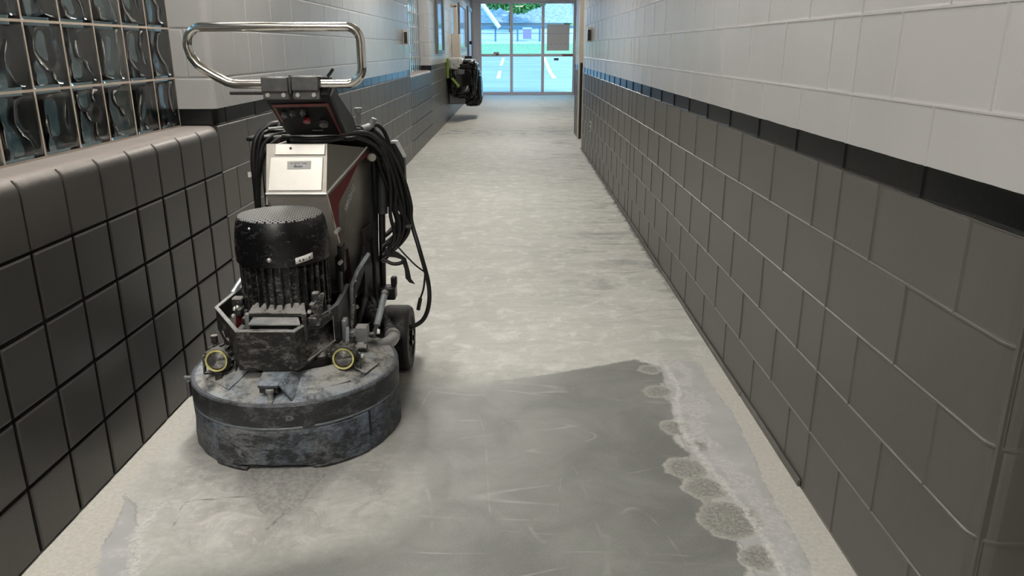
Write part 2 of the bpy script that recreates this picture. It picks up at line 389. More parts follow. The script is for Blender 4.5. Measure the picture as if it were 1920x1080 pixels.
def floor_mat():
    t = NT('ground_concrete'); P = t.pos(); X = t.xyz(P)
    fine = t.noise(P, 260, 4, 0.7); grain = t.noise(P, 70, 5, 0.7)
    cloud = t.noise(P, 2.2, 6, 0.62, 0.3); mid = t.noise(P, 9, 8, 0.68, 0.5)
    streak = t.noise(t.mapping(P, (0.9, 3.6, 1)), 2.6, 9, 0.74, 0.9)
    vein = t.noise(P, 7.5, 8, 0.78, 1.2)
    # bare ground concrete (whole corridor)
    c = t.mix(t.rng(cloud, 0.35, 0.68), (0.45, 0.45, 0.415, 1), (0.55, 0.545, 0.505, 1))
    c = t.mix(t.math('MULTIPLY', t.rng(streak, 0.46, 0.66), 0.45), c, (0.33, 0.335, 0.31, 1))
    c = t.mix(t.math('MULTIPLY', t.rng(mid, 0.50, 0.66), 0.6), c, (0.70, 0.695, 0.655, 1))
    crk = t.rng(t.math('ABSOLUTE', t.math('SUBTRACT', vein, 0.5)), 0.0, 0.012, 1, 0)
    c = t.mix(t.math('MULTIPLY', t.math('MULTIPLY', crk, t.rng(cloud, 0.4, 0.6)), 0.5), c, (0.16, 0.165, 0.155, 1))
    # warm far half, dark stains on the right side
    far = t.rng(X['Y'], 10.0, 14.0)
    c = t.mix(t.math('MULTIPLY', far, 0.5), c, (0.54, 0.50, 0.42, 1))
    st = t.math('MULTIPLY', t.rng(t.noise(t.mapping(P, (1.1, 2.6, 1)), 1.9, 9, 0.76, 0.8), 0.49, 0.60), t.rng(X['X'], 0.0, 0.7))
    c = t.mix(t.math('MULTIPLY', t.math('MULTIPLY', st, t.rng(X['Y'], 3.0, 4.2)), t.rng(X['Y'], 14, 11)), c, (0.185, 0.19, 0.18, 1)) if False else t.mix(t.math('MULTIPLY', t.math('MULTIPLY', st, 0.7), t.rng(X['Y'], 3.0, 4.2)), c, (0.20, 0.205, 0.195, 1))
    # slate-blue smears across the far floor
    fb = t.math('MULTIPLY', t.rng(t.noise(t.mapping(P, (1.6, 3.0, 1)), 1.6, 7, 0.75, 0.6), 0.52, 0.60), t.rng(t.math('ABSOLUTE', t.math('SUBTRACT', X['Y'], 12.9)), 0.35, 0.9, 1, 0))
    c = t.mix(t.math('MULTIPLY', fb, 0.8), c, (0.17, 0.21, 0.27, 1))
    # dark broken edge along the right wall
    edg = t.math('ADD', t.attr('d_rwall'), t.math('MULTIPLY', t.math('SUBTRACT', t.noise(P, 14, 6, 0.75), 0.5), 0.16))
    ew = t.rng(edg, 0.02, 0.035, 1, 0)
    c = t.mix(t.math('MULTIPLY', t.math('MULTIPLY', ew, t.rng(X['Y'], 4.0, 4.8)), 0.85), c, (0.06, 0.062, 0.06, 1))
    # light zone of dry swirl dust round the machine
    sw = t.math('ADD', t.attr('d_swirl'), t.math('MULTIPLY', t.math('SUBTRACT', t.noise(P, 4, 6, 0.65, 0.6), 0.5), 0.22))
    swf = t.rng(sw, 0.04, -0.10)
    swc = t.mix(t.rng(t.noise(t.mapping(P, (1, 1, 1), rot=(0, 0, 0.7)), 7, 7, 0.7, 0.8), 0.40, 0.66), (0.31, 0.305, 0.285, 1), (0.60, 0.59, 0.56, 1))
    swc = t.mix(t.math('MULTIPLY', t.rng(mid, 0.46, 0.60), 0.5), swc, (0.36, 0.355, 0.335, 1))
    swc = t.mix(t.math('MULTIPLY', t.rng(t.noise(P, 28, 8, 0.8, 0.5), 0.52, 0.66), 0.6), swc, (0.64, 0.63, 0.60, 1))
    # dark smooth ground patch
    dk = t.math('ADD', t.attr('d_dark'), t.math('MULTIPLY', t.math('SUBTRACT', t.noise(P, 16, 5, 0.65), 0.5), 0.05))
    soft = t.rng(X['X'], -0.15, 0.25)   # the left edge fades, the right edge is crisp
    dkf = t.mix(soft, t.rng(dk, 0.12, -0.10), t.rng(dk, 0.008, -0.008))
    dn = t.noise(P, 3.2, 7, 0.62, 0.6)
    dcol = t.mix(t.rng(dn, 0.35, 0.68), (0.135, 0.140, 0.130, 1), (0.220, 0.223, 0.210, 1))
    dcol = t.mix(t.math('MULTIPLY', t.rng(fine, 0.45, 0.75), 0.25), dcol, (0.34, 0.34, 0.32, 1))
    # thin pale arcs left by the tool
    for (sx_, rot_, off, wd) in (((0.5, 2.2, 1), 0.9, 0.5, 0.006), ((2.4, 0.4, 1), -0.5, 0.52, 0.006), ((0.4, 2.0, 1), 2.2, 0.47, 0.006)):
        a = t.noise(t.mapping(P, sx_, rot=(0, 0, rot_)), 1.5, 1, 0.3, 0.25)
        ln = t.rng(t.math('ABSOLUTE', t.math('SUBTRACT', a, off)), 0.0, wd, 1, 0)
        brk = t.rng(t.noise(t.mapping(P, (1, 1, 1), loc=(off*9, 3, 0)), 5, 3, 0.6), 0.48, 0.66)
        dcol = t.mix(t.math('MULTIPLY', t.math('MULTIPLY', ln, brk), 0.5), dcol, (0.42, 0.42, 0.40, 1))
    c = t.mix(dkf, c, dcol)
    c = t.mix(t.math('MULTIPLY', swf, 0.85), c, swc)
    # smooth light-grey skim band beside the right wall and by the left edge
    pl = t.math('ADD', t.attr('d_plate'), t.math('MULTIPLY', t.math('SUBTRACT', t.noise(P, 22, 6, 0.7), 0.5), 0.05))
    plf = t.rng(pl, 0.003, -0.003)
    plc = t.mix(t.rng(t.noise(P, 8, 4), 0.3, 0.7), (0.37, 0.37, 0.37, 1), (0.44, 0.44, 0.44, 1))
    c = t.mix(plf, c, plc)
    rim = t.rng(t.math('ABSOLUTE', pl), 0.0, 0.005, 1, 0)
    c = t.mix(t.math('MULTIPLY', rim, 0.55), c, (0.20, 0.20, 0.195, 1))
    # speckled bare strip along both walls
    spk = t.math('GREATER_THAN', t.noise(P, 120, 3, 0.6), 0.66)
    sp = t.math('ADD', t.attr('d_strip'), t.math('MULTIPLY', t.math('SUBTRACT', t.noise(P, 13, 6, 0.7), 0.5), 0.05))
    spf = t.math('MULTIPLY', t.rng(sp, 0.004, -0.004), t.rng(X['Y'], 3.3, 2.9))
    spc = t.mix(t.math('MULTIPLY', spk, 0.5), t.mix(t.rng(grain, 0.35, 0.65), (0.44, 0.43, 0.385, 1), (0.56, 0.545, 0.50, 1)), (0.28, 0.25, 0.22, 1))
    c = t.mix(spf, c, spc)
    # round scuffed discs and white crust along the patch's edge
    di = t.math('ADD', t.attr('d_disc'), t.math('MULTIPLY', t.math('SUBTRACT', t.noise(P, 16, 7, 0.72), 0.5), 0.075))
    dif = t.rng(di, 0.003, -0.003)
    dic = t.mix(t.rng(t.noise(P, 85, 8, 0.85), 0.40, 0.62), (0.13, 0.128, 0.118, 1), (0.38, 0.37, 0.34, 1))
    dic = t.mix(t.math('MULTIPLY', t.rng(di, -0.03, -0.002), 0.6), dic, (0.40, 0.39, 0.36, 1))
    c = t.mix(dif, c, dic)
    dr = t.rng(t.math('ABSOLUTE', di), 0.0, 0.008, 1, 0)
    c = t.mix(t.math('MULTIPLY', t.math('MULTIPLY', dr, 0.55), t.rng(t.noise(P, 12, 4, 0.6), 0.42, 0.58)), c, (0.55, 0.545, 0.52, 1))
    cr_unused = t.math('ADD', t.attr('d_crust'), t.math('MULTIPLY', t.math('SUBTRACT', t.noise(P, 26, 9, 0.80, 0.8), 0.5), 0.26))
    cr1 = t.math('ADD', t.attr('d_crust'), t.math('MULTIPLY', t.math('SUBTRACT', t.noise(P, 30, 7, 0.75, 0.5), 0.5), 0.085))
    net = t.rng(t.math('ABSOLUTE', t.math('SUBTRACT', t.noise(P, 20, 7, 0.7, 1.2), 0.5)), 0.0, 0.05, 1, 0)
    cr2 = t.math('ADD', t.attr('d_crust2'), t.math('MULTIPLY', t.math('SUBTRACT', t.noise(P, 9, 4, 0.6, 0.4), 0.5), 0.28))
    patch = t.math('MULTIPLY', t.rng(cr2, 0.012, -0.01), t.math('MAXIMUM', t.math('MULTIPLY', net, 0.9), 0.35))
    crf = t.math('MAXIMUM', t.rng(cr1, 0.010, 0.0), patch)
    crc = t.mix(t.rng(t.noise(P, 60, 6, 0.75), 0.36, 0.60), (0.40, 0.395, 0.375, 1), (0.66, 0.655, 0.63, 1))
    c = t.mix(t.math('MULTIPLY', crf, 0.9), c, crc)
    # heap of grinding dust in front of the drum, and dark scratch lines
    du = t.math('ADD', t.attr('d_dust'), t.math('MULTIPLY', t.math('SUBTRACT', t.noise(P, 18, 6, 0.7), 0.5), 0.06))
    duf = t.rng(du, 0.01, -0.02)
    c = t.mix(t.math('MULTIPLY', duf, 0.9), c, t.mix(t.rng(grain, 0.4, 0.62), (0.27, 0.265, 0.25, 1), (0.38, 0.375, 0.355, 1)))
    sl = t.math('ADD', t.attr('d_scratch'), t.math('MULTIPLY', t.math('SUBTRACT', t.noise(P, 60, 4, 0.7), 0.5), 0.006))
    c = t.mix(t.math('MULTIPLY', t.rng(sl, 0.007, 0.002), 0.8), c, (0.14, 0.135, 0.125, 1))
    c = t.mix(t.math('MULTIPLY', t.rng(fine, 0.35, 0.7), 0.10), c, (0.6, 0.6, 0.58, 1))
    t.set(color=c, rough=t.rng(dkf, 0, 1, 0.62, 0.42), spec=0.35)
    h = t.math('ADD', t.math('MULTIPLY', grain, 0.5), t.math('MULTIPLY', fine, 0.35))
    h = t.math('MULTIPLY', h, t.rng(dkf, 0, 1, 1.0, 0.3))
    h = t.math('ADD', h, t.math('MULTIPLY', crf, 0.8))
    t.set(normal=t.bump(h, 0.35, 0.003)); return t.mat

FLOOR_Y0, FLOOR_Y1 = -3.2, 23.9
def build_floor():
    xs = np.unique(np.concatenate([np.linspace(-1.5, -1.32, 3), np.arange(-1.32, 0.92, 0.014), np.linspace(0.92, 3.4, 14)]))
    ys = np.unique(np.concatenate([np.linspace(FLOOR_Y0, 1.2, 20), np.arange(1.2, 3.4, 0.014), np.arange(3.4, 6, 0.05), np.linspace(6, FLOOR_Y1, 60)]))
    X, Y = np.meshgrid(xs, ys); nx, ny = len(xs), len(ys)
    v = np.stack([X.ravel(), Y.ravel(), np.zeros(X.size)], 1)
    i = np.arange((ny-1)*(nx-1)); r = i//(nx-1); q = i % (nx-1); a = r*nx+q
    f = np.stack([a, a+1, a+nx+1, a+nx], 1)
    me = bpy.data.meshes.new('floor'); me.from_pydata(v.tolist(), [], f.tolist()); me.update()
    px, py = v[:, 0], v[:, 1]
    dark = [(-0.461,2.902),(-0.221,2.945),(0.071,3.022),(0.307,3.114),(0.531,3.211),(0.62,3.15),(0.655,3.057),(0.649,2.974),(0.60,2.95),(0.60,2.80),(0.63,2.736),(0.588,2.61),(0.565,2.447),(0.601,2.364),(0.60,2.25),(0.575,2.2),(0.60,2.08),(0.625,2.0),(0.63,1.9),(0.63,1.796),(0.60,1.682),(0.55,1.3),(-1.0,1.3),(-1.02,1.66),(-0.946,1.708),(-0.612,1.834),(-0.416,1.909),(-0.329,2.074),(-0.327,2.263),(-0.405,2.369),(-0.446,2.652)]
    swirl = [(-1.24,2.85),(-1.24,2.5),(-1.2,2.05),(-1.05,1.93),(-0.95,1.75),(-0.6,1.78),(-0.42,1.86),(-0.30,2.05),(-0.32,2.25),(-0.44,2.42),(-0.5,2.9)]
    plate_r = [(0.64,3.2),(0.811,3.175),(0.818,2.869),(0.832,2.677),(0.821,2.428),(0.802,2.184),(0.799,1.992),(0.801,1.863),(0.795,1.725),(0.79,1.2),(0.62,1.2),(0.64,1.8),(0.60,2.2),(0.59,2.6)]
    plate_l = [(-1.237,2.116),(-1.186,1.945),(-1.172,1.844),(-1.13,1.718),(-1.12,1.3),(-0.98,1.3),(-1.02,1.7),(-1.065,1.808),(-1.12,1.946),(-1.17,2.042)]
    strip_r = [(0.78,3.4),(0.95,3.4),(0.95,1.2),(0.79,1.2),(0.795,1.725),(0.801,1.863),(0.799,1.992),(0.802,2.184),(0.821,2.428),(0.832,2.677),(0.818,2.869)]
    strip_l = [(-1.5,3.0),(-1.27,2.85),(-1.215,2.5),(-1.25,2.3),(-1.237,2.116),(-1.186,1.945),(-1.172,1.844),(-1.12,1.718),(-1.1,1.2),(-1.5,1.2)]
    crust = [(0.55,3.20),(0.657,3.13),(0.665,2.894),(0.625,2.72),(0.61,2.52),(0.63,2.372),(0.66,2.2),(0.695,2.02),(0.711,1.863),(0.71,1.725),(0.70,1.3)]
    crust_l = [(-1.10,2.03),(-1.10,1.90),(-1.05,1.80),(-1.02,1.70),(-1.0,1.5)]
    dust = [(-0.95,2.32),(-0.56,2.30),(-0.618,2.102),(-0.677,2.0),(-0.729,1.93),(-0.79,2.04),(-0.886,2.11)]
    discs = [((0.575,2.875),0.060),((0.565,2.27),0.072),((0.635,1.98),0.10),((0.665,1.80),0.055),((0.58,3.10),0.05),((0.59,2.56),0.06),((0.60,2.15),0.07),((0.64,2.43),0.04)]
    dd = np.full(px.shape, 9.0)
    for (cx, cy), rr in discs: dd = np.minimum(dd, np.hypot(px-cx, py-cy)-rr)
    scr = np.minimum(d_line(px, py, [(-1.033,2.071),(-0.836,2.102)]), d_line(px, py, [(-0.73,1.926),(-0.66,2.14),(-0.631,2.229)]))
    scr = np.minimum(scr, d_line(px, py, [(-1.033,2.071),(-1.001,1.894)])+0.002)
    A = dict(d_dark=sdf_poly(px, py, dark), d_swirl=sdf_poly(px, py, swirl), d_plate=np.minimum(sdf_poly(px, py, plate_r), sdf_poly(px, py, plate_l)),
             d_strip=np.minimum(sdf_poly(px, py, strip_r), sdf_poly(px, py, strip_l)), d_disc=dd,
             d_crust=np.minimum(d_line(px, py, crust)-0.007, d_line(px, py, crust_l)-0.010), d_crust2=np.minimum(d_line(px, py, [(a+0.055, b) for a, b in crust])-0.035, d_line(px, py, crust_l)-0.03), d_dust=sdf_poly(px, py, dust), d_scratch=scr, d_rwall=np.where((px < 0.92) & (py < 10.9), 0.909-px, 9.0))
    for k, a in A.items():
        at = me.attributes.new(k, 'FLOAT', 'POINT'); at.data.foreach_set('value', np.asarray(a, dtype=np.float32))
    me.materials.append(floor_mat())
    o = bpy.data.objects.new('floor', me); COL.objects.link(o)
    return struct(o, 'worn ground concrete corridor floor')
build_floor()
sb = MB().box((-1.6, FLOOR_Y0, -0.12), (3.5, FLOOR_Y1, -0.006)); struct(obj('floor_slab', sb, M['grout']))

# ------------------------------------------------------------------ block walls
def strip_surface(mb, f, s0, s1, t0, t1, brk=(), depth=0.004, g=0.0045, gm=None, ex=()):
    """one block: a surface patch over path length s and cross t, its rim sunk by a rounded joint"""
    def samples(a, b, more):
        L = [a, a+g*0.45, a+g, a+g*1.9, b-g*1.9, b-g, b-g*0.45, b] + [m for m in more if a+g*2 < m < b-g*2]
        return sorted(L)
    ss = samples(s0, s1, brk); ts = samples(t0, t1, ex)
    def dep(d):
        if d <= g*0.5: return -depth
        if d < g*1.2: return -depth*0.28
        return 0.0
    vs = []
    for s in ss:
        for t in ts:
            d = min(s-s0, s1-s, t-t0, t1-t); vs.append(f(s, t, dep(d)))
    n = len(ts); fs = []; ms = []
    for i in range(len(ss)-1):
        for j in range(n-1):
            fs.append((i*n+j, i*n+j+1, (i+1)*n+j+1, (i+1)*n+j))
            d = min((ss[i]+ss[i+1])/2-s0, s1-(ss[i]+ss[i+1])/2, (ts[j]+ts[j+1])/2-t0, t1-(ts[j]+ts[j+1])/2)
            ms.append(gm if (gm is not None and d < g) else 0)
    k = len(mb.v); mb.v += vs; mb.f += [tuple(a+k for a in q) for q in fs]; mb.m += ms

class Path:
    """plan path of straight legs and rounded corners; inward side = left of travel"""
    def __init__(s, pts, r=0.03, side=1):
        s.P = []; n = len(pts)
        for i, p in enumerate(pts):
            p = Vector(p)
            if 0 < i < n-1:
                a = (Vector(pts[i-1])-p).normalized(); b = (Vector(pts[i+1])-p).normalized()
                p0 = p+a*r; p1 = p+b*r; c = p+(a+b)*r
                for k in range(7):
                    th = k/6*PI/2
                    s.P.append(c+(-b)*r*math.cos(th)+(-a)*r*math.sin(th))
            else: s.P.append(p)
        s.S = [0]
        for a, b in zip(s.P[:-1], s.P[1:]): s.S.append(s.S[-1]+(b-a).length)
        s.side = side; s.L = s.S[-1]
    def at(s, u):
        i = 0
        while i < len(s.S)-2 and u > s.S[i+1]: i += 1
        a, b = s.P[i], s.P[i+1]; t = (u-s.S[i])/(s.S[i+1]-s.S[i]); p = a+(b-a)*t
        def nrm(j):
            j = max(0, min(len(s.P)-2, j)); d = (s.P[j+1]-s.P[j]).normalized(); return Vector((-d.y, d.x))*s.side
        n = nrm(i)
        if t < 1e-4 and i > 0: n = (nrm(i-1)+n).normalized()
        if t > 1-1e-4: n = (nrm(i+1)+n).normalized()
        return p, n
    def f(s, u, z, off):
        p, n = s.at(u); p = p+n*off; return (p.x, p.y, z)

CH = 0.2032
def block_wall(path, z0, z1, jo, name, mat=None, depth=0.004, step=0.4064, gm=None, g=0.0045, parent=None, extra=()):
    """running bond: jo(course) gives the path position of one joint of that course"""
    mb = MB(); k = 0
    c0 = int(round(z0/CH))
    while (c0+k)*CH < z1-0.01:
        a = (c0+k)*CH; b = min((c0+k+1)*CH, z1); j = jo(c0+k)
        cuts = {0.0, path.L}
        m = math.ceil((0.02-j)/step)
        while j+m*step < path.L-0.02: cuts.add(j+m*step); m += 1
        for e in extra:
            if 0.02 < e < path.L-0.02: cuts.add(e)
        cuts = sorted(c for c in cuts if c in (0.0, path.L) or c in extra or all(abs(c-e) > 0.07 for e in tuple(extra)+(0.0, path.L)))
        for s0, s1 in zip(cuts[:-1], cuts[1:]):
            strip_surface(mb, path.f, s0, s1, a, b, brk=path.S, depth=depth, g=g, gm=gm)
        k += 1
    return mb
CEIL = 2.95
# right wall: end face towards the camera, rounded corner, then the long run
pr = Path([(3.4, 1.30), (0.909, 1.30), (0.909, 10.90)], r=0.05, side=-1)
o0 = pr.L-(10.90-1.512)
mb = block_wall(pr, 0, CEIL, lambda c: o0 if c % 2 == 0 else o0+0.2032, 'wall_right', extra=(pr.L-(10.90-2.145), pr.L-(10.90-6.21)))
struct(obj('wall_right', mb, M['wall'], fix=False, sharp=14), 'long right-hand block wall, grey below a black stripe and off-white above')
core = MB().box((0.917, 1.31, 0), (1.02, 10.89, CEIL)).box((1.02, 1.31, 0), (3.4, 1.5, CEIL)); struct(obj('wall_right_core', core, M['wall']))
# reveal at the far end of that wall and the block nib beyond the opening
mb = MB().box((0.905, 10.885, 0), (1.04, 10.935, CEIL)); struct(obj('trim_1', mb, M['beige'], bevel=0.006), 'beige steel jamb at the end of the right wall')
pn = Path([(1.06, 12.03), (0.944, 12.03), (0.944, 12.95), (1.80, 12.95)], r=0.02, side=-1)
mb = block_wall(pn, 0, CEIL, lambda c: 0.35+0.2*(c % 2), 'wall_nib'); struct(obj('wall_right_nib', mb, M['wall'], fix=False, sharp=14))
struct(obj('wall_nib_core', MB().box((0.955, 12.04, 0), (1.9, 12.94, CEIL)), M['wall']))
jm = MB().box((0.925, 11.99, 0), (1.05, 12.03, CEIL)); struct(obj('trim_2', jm, M['beige'], bevel=0.005), 'beige steel jamb beyond the opening in the right wall')
struct(obj('trim_3', MB().box((0.948, 11.975, 0.01), (0.985, 11.99, 1.13)), M['blackplastic'], bevel=0.003), 'black edge strip on the lower half of the beige jamb')
struct(obj('wall_opening_back', MB().box((2.0, 10.9, 0), (2.1, 12.0, CEIL)).box((1.02, 10.80, 0), (2.1, 10.9, CEIL)).box((1.02, 12.0, 0), (2.1, 12.04, CEIL)), M['wall']))
pf = Path([(1.76, 12.95), (1.76, 23.75)], side=-1)
pf = Path([(1.76, 12.95), (1.76, 18.0), (1.76, 23.75)][0:1]+[(1.76, 23.75)], side=-1)
mb = block_wall(pf, 0, CEIL, lambda c: 0.2032*(c % 2), 'wall'); struct(obj('wall_right_far', mb, M['wall'], fix=False, sharp=14))
struct(obj('wall_right_far_core', MB().box((1.77, 12.95, 0), (1.9, 23.75, CEIL)), M['wall']))
# thin strip of old base along the foot of the right wall
bs = MB()
y = 2.16
while y < 10.85:
    y2 = min(10.85, y+0.5+random.random()*0.5)
    bs.box((0.897-random.random()*0.004, y, 0.0005), (0.9075, y2-0.006, 0.020+random.random()*0.006)); y = y2
struct(obj('baseboard_right', bs, simple('old_base', (0.11, 0.105, 0.095), 0.6, var=0.3), bevel=0.003), 'thin worn dark strip along the foot of the right wall')

# left wall, lower part: stacked square blocks under the windows, running bond between
W1 = (-2.67, 3.44); W2 = (9.87, 12.31)      # window openings along y
segs = [(-3.0, W1[1], True), (W1[1], W2[0], False), (W2[0], W2[1], True), (W2[1], 23.75, False)]
XL = -1.32; XG = -1.475
def left_lower():
    run = MB(); stack = MB(); sill = MB()
    for a, b, is_stack in segs:
        n = 4 if is_stack else 5
        f = lambda s, t, off: (XL+off, s, t)
        for c in range(n):
            z0, z1 = c*CH, (c+1)*CH
            if is_stack:
                y = b
                while y > a+0.02:
                    y0 = max(a, y-CH)
                    strip_surface(stack, f, y0, y, z0, z1, depth=0.011, g=0.0062, gm=1); y = y0
            else:
                j = (a+0.179) if c % 2 else (a+0.385)
                cuts = {a, b}
                while j < b-0.02: cuts.add(j); j += 0.4064
                cuts = sorted(cuts)
                for s0, s1 in zip(cuts[:-1], cuts[1:]): strip_surface(run, f, s0, s1, z0, z1)
        if is_stack:   # bullnose sill course
            r = 0.045; z0 = 4*CH; zt = 5*CH
            prof = [((XL, z0), (1, 0)), ((XL, zt-r), (1, 0))]
            for k in range(1, 9):
                th = k/8*PI/2; prof.append(((XL-r+r*math.cos(th), zt-r+r*math.sin(th)), (math.cos(th), math.sin(th))))
            prof.append(((XG+0.005, zt), (0, 1)))
            S_ = [0]
            for p, q in zip(prof[:-1], prof[1:]): S_.append(S_[-1]+math.dist(p[0], q[0]))
            def fs(t, s, off):
                i = 0
                while i < len(S_)-2 and s > S_[i+1]: i += 1
                u = (s-S_[i])/(S_[i+1]-S_[i]); (pa, na), (pb, nb) = prof[i], prof[i+1]
                nx = na[0]+(nb[0]-na[0])*u; nz = na[1]+(nb[1]-na[1])*u
                o = off*(1.0 if s < S_[6] else 0.05)
                return (pa[0]+(pb[0]-pa[0])*u+nx*o, t, pa[1]+(pb[1]-pa[1])*u+nz*o)
            y = b
            while y > a+0.02:
                y0 = max(a, y-CH)
                strip_surface(sill, fs, y0, y, 0, S_[-1], depth=0.009, g=0.0042, gm=None, ex=S_)
                y = y0
    return run, stack, sill
run, stack, sill = left_lower()
struct(obj('wall_left', run, M['wall'], fix=False, sharp=14), 'left block wall, dark grey lower half in running bond')
struct(obj('wall_left_dado', stack, [M['tile'], M['grout']], fix=False, sharp=14), 'dark square stacked blocks with black joints under the glass-block windows')
struct(obj('trim_4', sill, [M['sill'], M['grout']], fix=False, sharp=14), 'rounded dusty window sill above the dark square blocks')
struct(obj('wall_left_core', MB().box((-1.60, -3.0, 0), (-1.335, 23.75, 0.985)), M['grout']))
# black joint behind the sill blocks
# left wall, upper part between the windows, with rounded reveals
for nm, pts in (('wall_left_upper', [(XG-0.12, W1[1]), (XL, W1[1]), (XL, W2[0]), (XG-0.12, W2[0])]), ('wall_left_far', [(XG-0.12, W2[1]), (XL, W2[1]), (XL, 23.75)])):
    p = Path(pts, r=0.03, side=1)
    # travel direction runs towards +y, so the room lies on the right-hand side
    p.side = 1
    f0 = p.f
    p.f = (lambda q: (lambda u, z, off: (lambda pn: (pn[0].x-pn[1].x*off*-1*-1, pn[0].y-pn[1].y*off, z))(q.at(u))))(p)
    mb = block_wall(p, 5*CH, CEIL, lambda c: 0.275-0.03+0.33+0.2032*(c % 2), nm, extra=(0.275-0.03+0.535,))
    struct(obj(nm, mb, M['wall'], fix=False, sharp=14), 'upper left block wall, black stripe under off-white paint' if nm == 'wall_left_upper' else None)
struct(obj('wall_left_upper_core', MB().box((-1.60, W1[1]+0.012, 0.99), (XL-0.012, W2[0]-0.012, CEIL)).box((-1.60, W2[1]+0.012, 0.99), (XL-0.012, 23.75, CEIL)), M['wall']))
struct(obj('wall_left_head', MB().box((-1.60, -3.0, 2.24), (XL-0.001, W1[1]+0.02, CEIL)).box((-1.60, W2[0]-0.02, 2.24), (XL-0.001, W2[1]+0.02, CEIL)), M['wall']))

# glass-block windows
def glass_window(name, ya, yb, n, rows, fine, label):
    g = MB(); mo = MB(); x1 = XG; x0 = XG-0.095; J = 0.008
    q = 14 if fine else 3
    for i in range(n):
        for r in range(rows):
            y0 = yb-(i+1)*CH+J/2; y1 = yb-i*CH-J/2; z0 = 5*CH+r*CH+J/2; z1 = 5*CH+(r+1)*CH-J/2
            if y0 < ya-0.01: continue
            ph = RNG.random(6)*6.28
            def face(xx, sgn, wav):
                vs = []
                for a in range(q+1):
                    for b in range(q+1):
                        u = a/q; v = b/q; e = min(u, 1-u, v, 1-v)
                        rr = -0.004*max(0, 1-e/0.06)**2
                        wv = 0.0
                        if wav and fine:
                            win = min(1, e/0.12)
                            wv = win*(0.0035*math.sin(8*u+4*v+ph[0]+1.6*math.sin(5*v+ph[1]))+0.0014*math.sin(10*v-6*u+ph[2]+1.5*math.sin(6*u+ph[3])))
                        vs.append((xx+sgn*(rr+wv), y0+(y1-y0)*u, z0+(z1-z0)*v))
                fs = []
                for a in range(q):
                    for b in range(q):
                        k = a*(q+1)+b; fs.append((k, k+1, k+q+2, k+q+1) if sgn > 0 else (k, k+q+1, k+q+2, k+1))
                return vs, fs
            # outer shell: front face, back face and the four sides
            vf, ff = face(x1-0.004, 1, False); vb, fb = face(x0+0.004, -1, False)
            k = len(g.v); g.add(vf, ff); g.add(vb, fb); m_ = len(vf)
            ring = [(a, 0) for a in range(q)]+[(q, b) for b in range(q)]+[(a, q) for a in range(q, 0, -1)]+[(0, b) for b in range(q, 0, -1)]
            idx = [k+a*(q+1)+b for a, b in ring]
            for c in range(len(idx)):
                d = (c+1) % len(idx); g.f.append((idx[c], idx[c]+m_, idx[d]+m_, idx[d])); g.m.append(0)
            if fine:   # hollow inside with wavy inner faces (normals point into the hollow)
                vf, ff = face(x1-0.016, -1, True); vb, fb = face(x0+0.016, 1, True)
                sc = lambda vs: [(a, (y0+y1)/2+(b-(y0+y1)/2)*0.90, (z0+z1)/2+(c-(z0+z1)/2)*0.90) for a, b, c in vs]
                k = len(g.v); g.add(sc(vf), ff, 1); g.add(sc(vb), fb, 1)
                idx = [k+a*(q+1)+b for a, b in ring]
                for c in range(len(idx)):
                    d = (c+1) % len(idx); g.f.append((idx[c], idx[d], idx[d]+m_, idx[c]+m_)); g.m.append(1)
    yy0 = yb-n*CH
    for i in range(n+1): mo.box((x0+0.003, yb-i*CH-J/2, 5*CH), (x1-0.007, yb-i*CH+J/2, 5*CH+rows*CH))
    for r in range(rows+1): mo.box((x0+0.004, yy0, 5*CH+r*CH-J/2), (x1-0.0075, yb, 5*CH+r*CH+J/2))
    root = bpy.data.objects.new(name, None); COL.objects.link(root); struct(root, label)
    gb = obj('glass_blocks', g, [M['glassblock'], M['glassblock']], root, sharp=60)
    import bmesh   # faces round the hollow point into the hollow
    bm = bmesh.new(); bm.from_mesh(gb.data); bmesh.ops.reverse_faces(bm, faces=[f for f in bm.faces if f.material_index == 1]); bm.to_mesh(gb.data); bm.free()
    obj('mortar_grid', mo, M['mortar'], root)
    return root
NB = 15
glass_window('window_1', -3, 3.44, NB, 6, True, 'wavy glass-block window above the dusty sill on the near left')
struct(obj('wall_left_solid', MB().box((-1.60, -3.0, 1.0), (XG-0.01, 3.44-NB*CH, 2.24)), M['wall']))
glass_window('window_2', 9.8, 12.31, 12, 6, False, 'glass-block window in the far left wall')

# ceiling, back wall, side room behind, far wall
struct(obj('ceiling', MB().box((-1.7, -3.1, CEIL), (3.5, 23.9, CEIL+0.1)), M['ceiling']))
struct(obj('wall_back', MB().box((-1.7, -3.15, 0), (3.5, -3.0, CEIL)), M['wall']))
struct(obj('wall_side_room', MB().box((3.4, -3.0, 0), (3.5, 1.6, CEIL)), M['wall']))
fw = MB().box((-1.6, 23.7, 0), (-1.29, 23.85, CEIL)).box((1.72, 23.7, 0), (1.9, 23.85, CEIL)).box((-1.29, 23.7, 2.68), (1.72, 23.85, CEIL))
struct(obj('wall_far', fw, M['wall']))

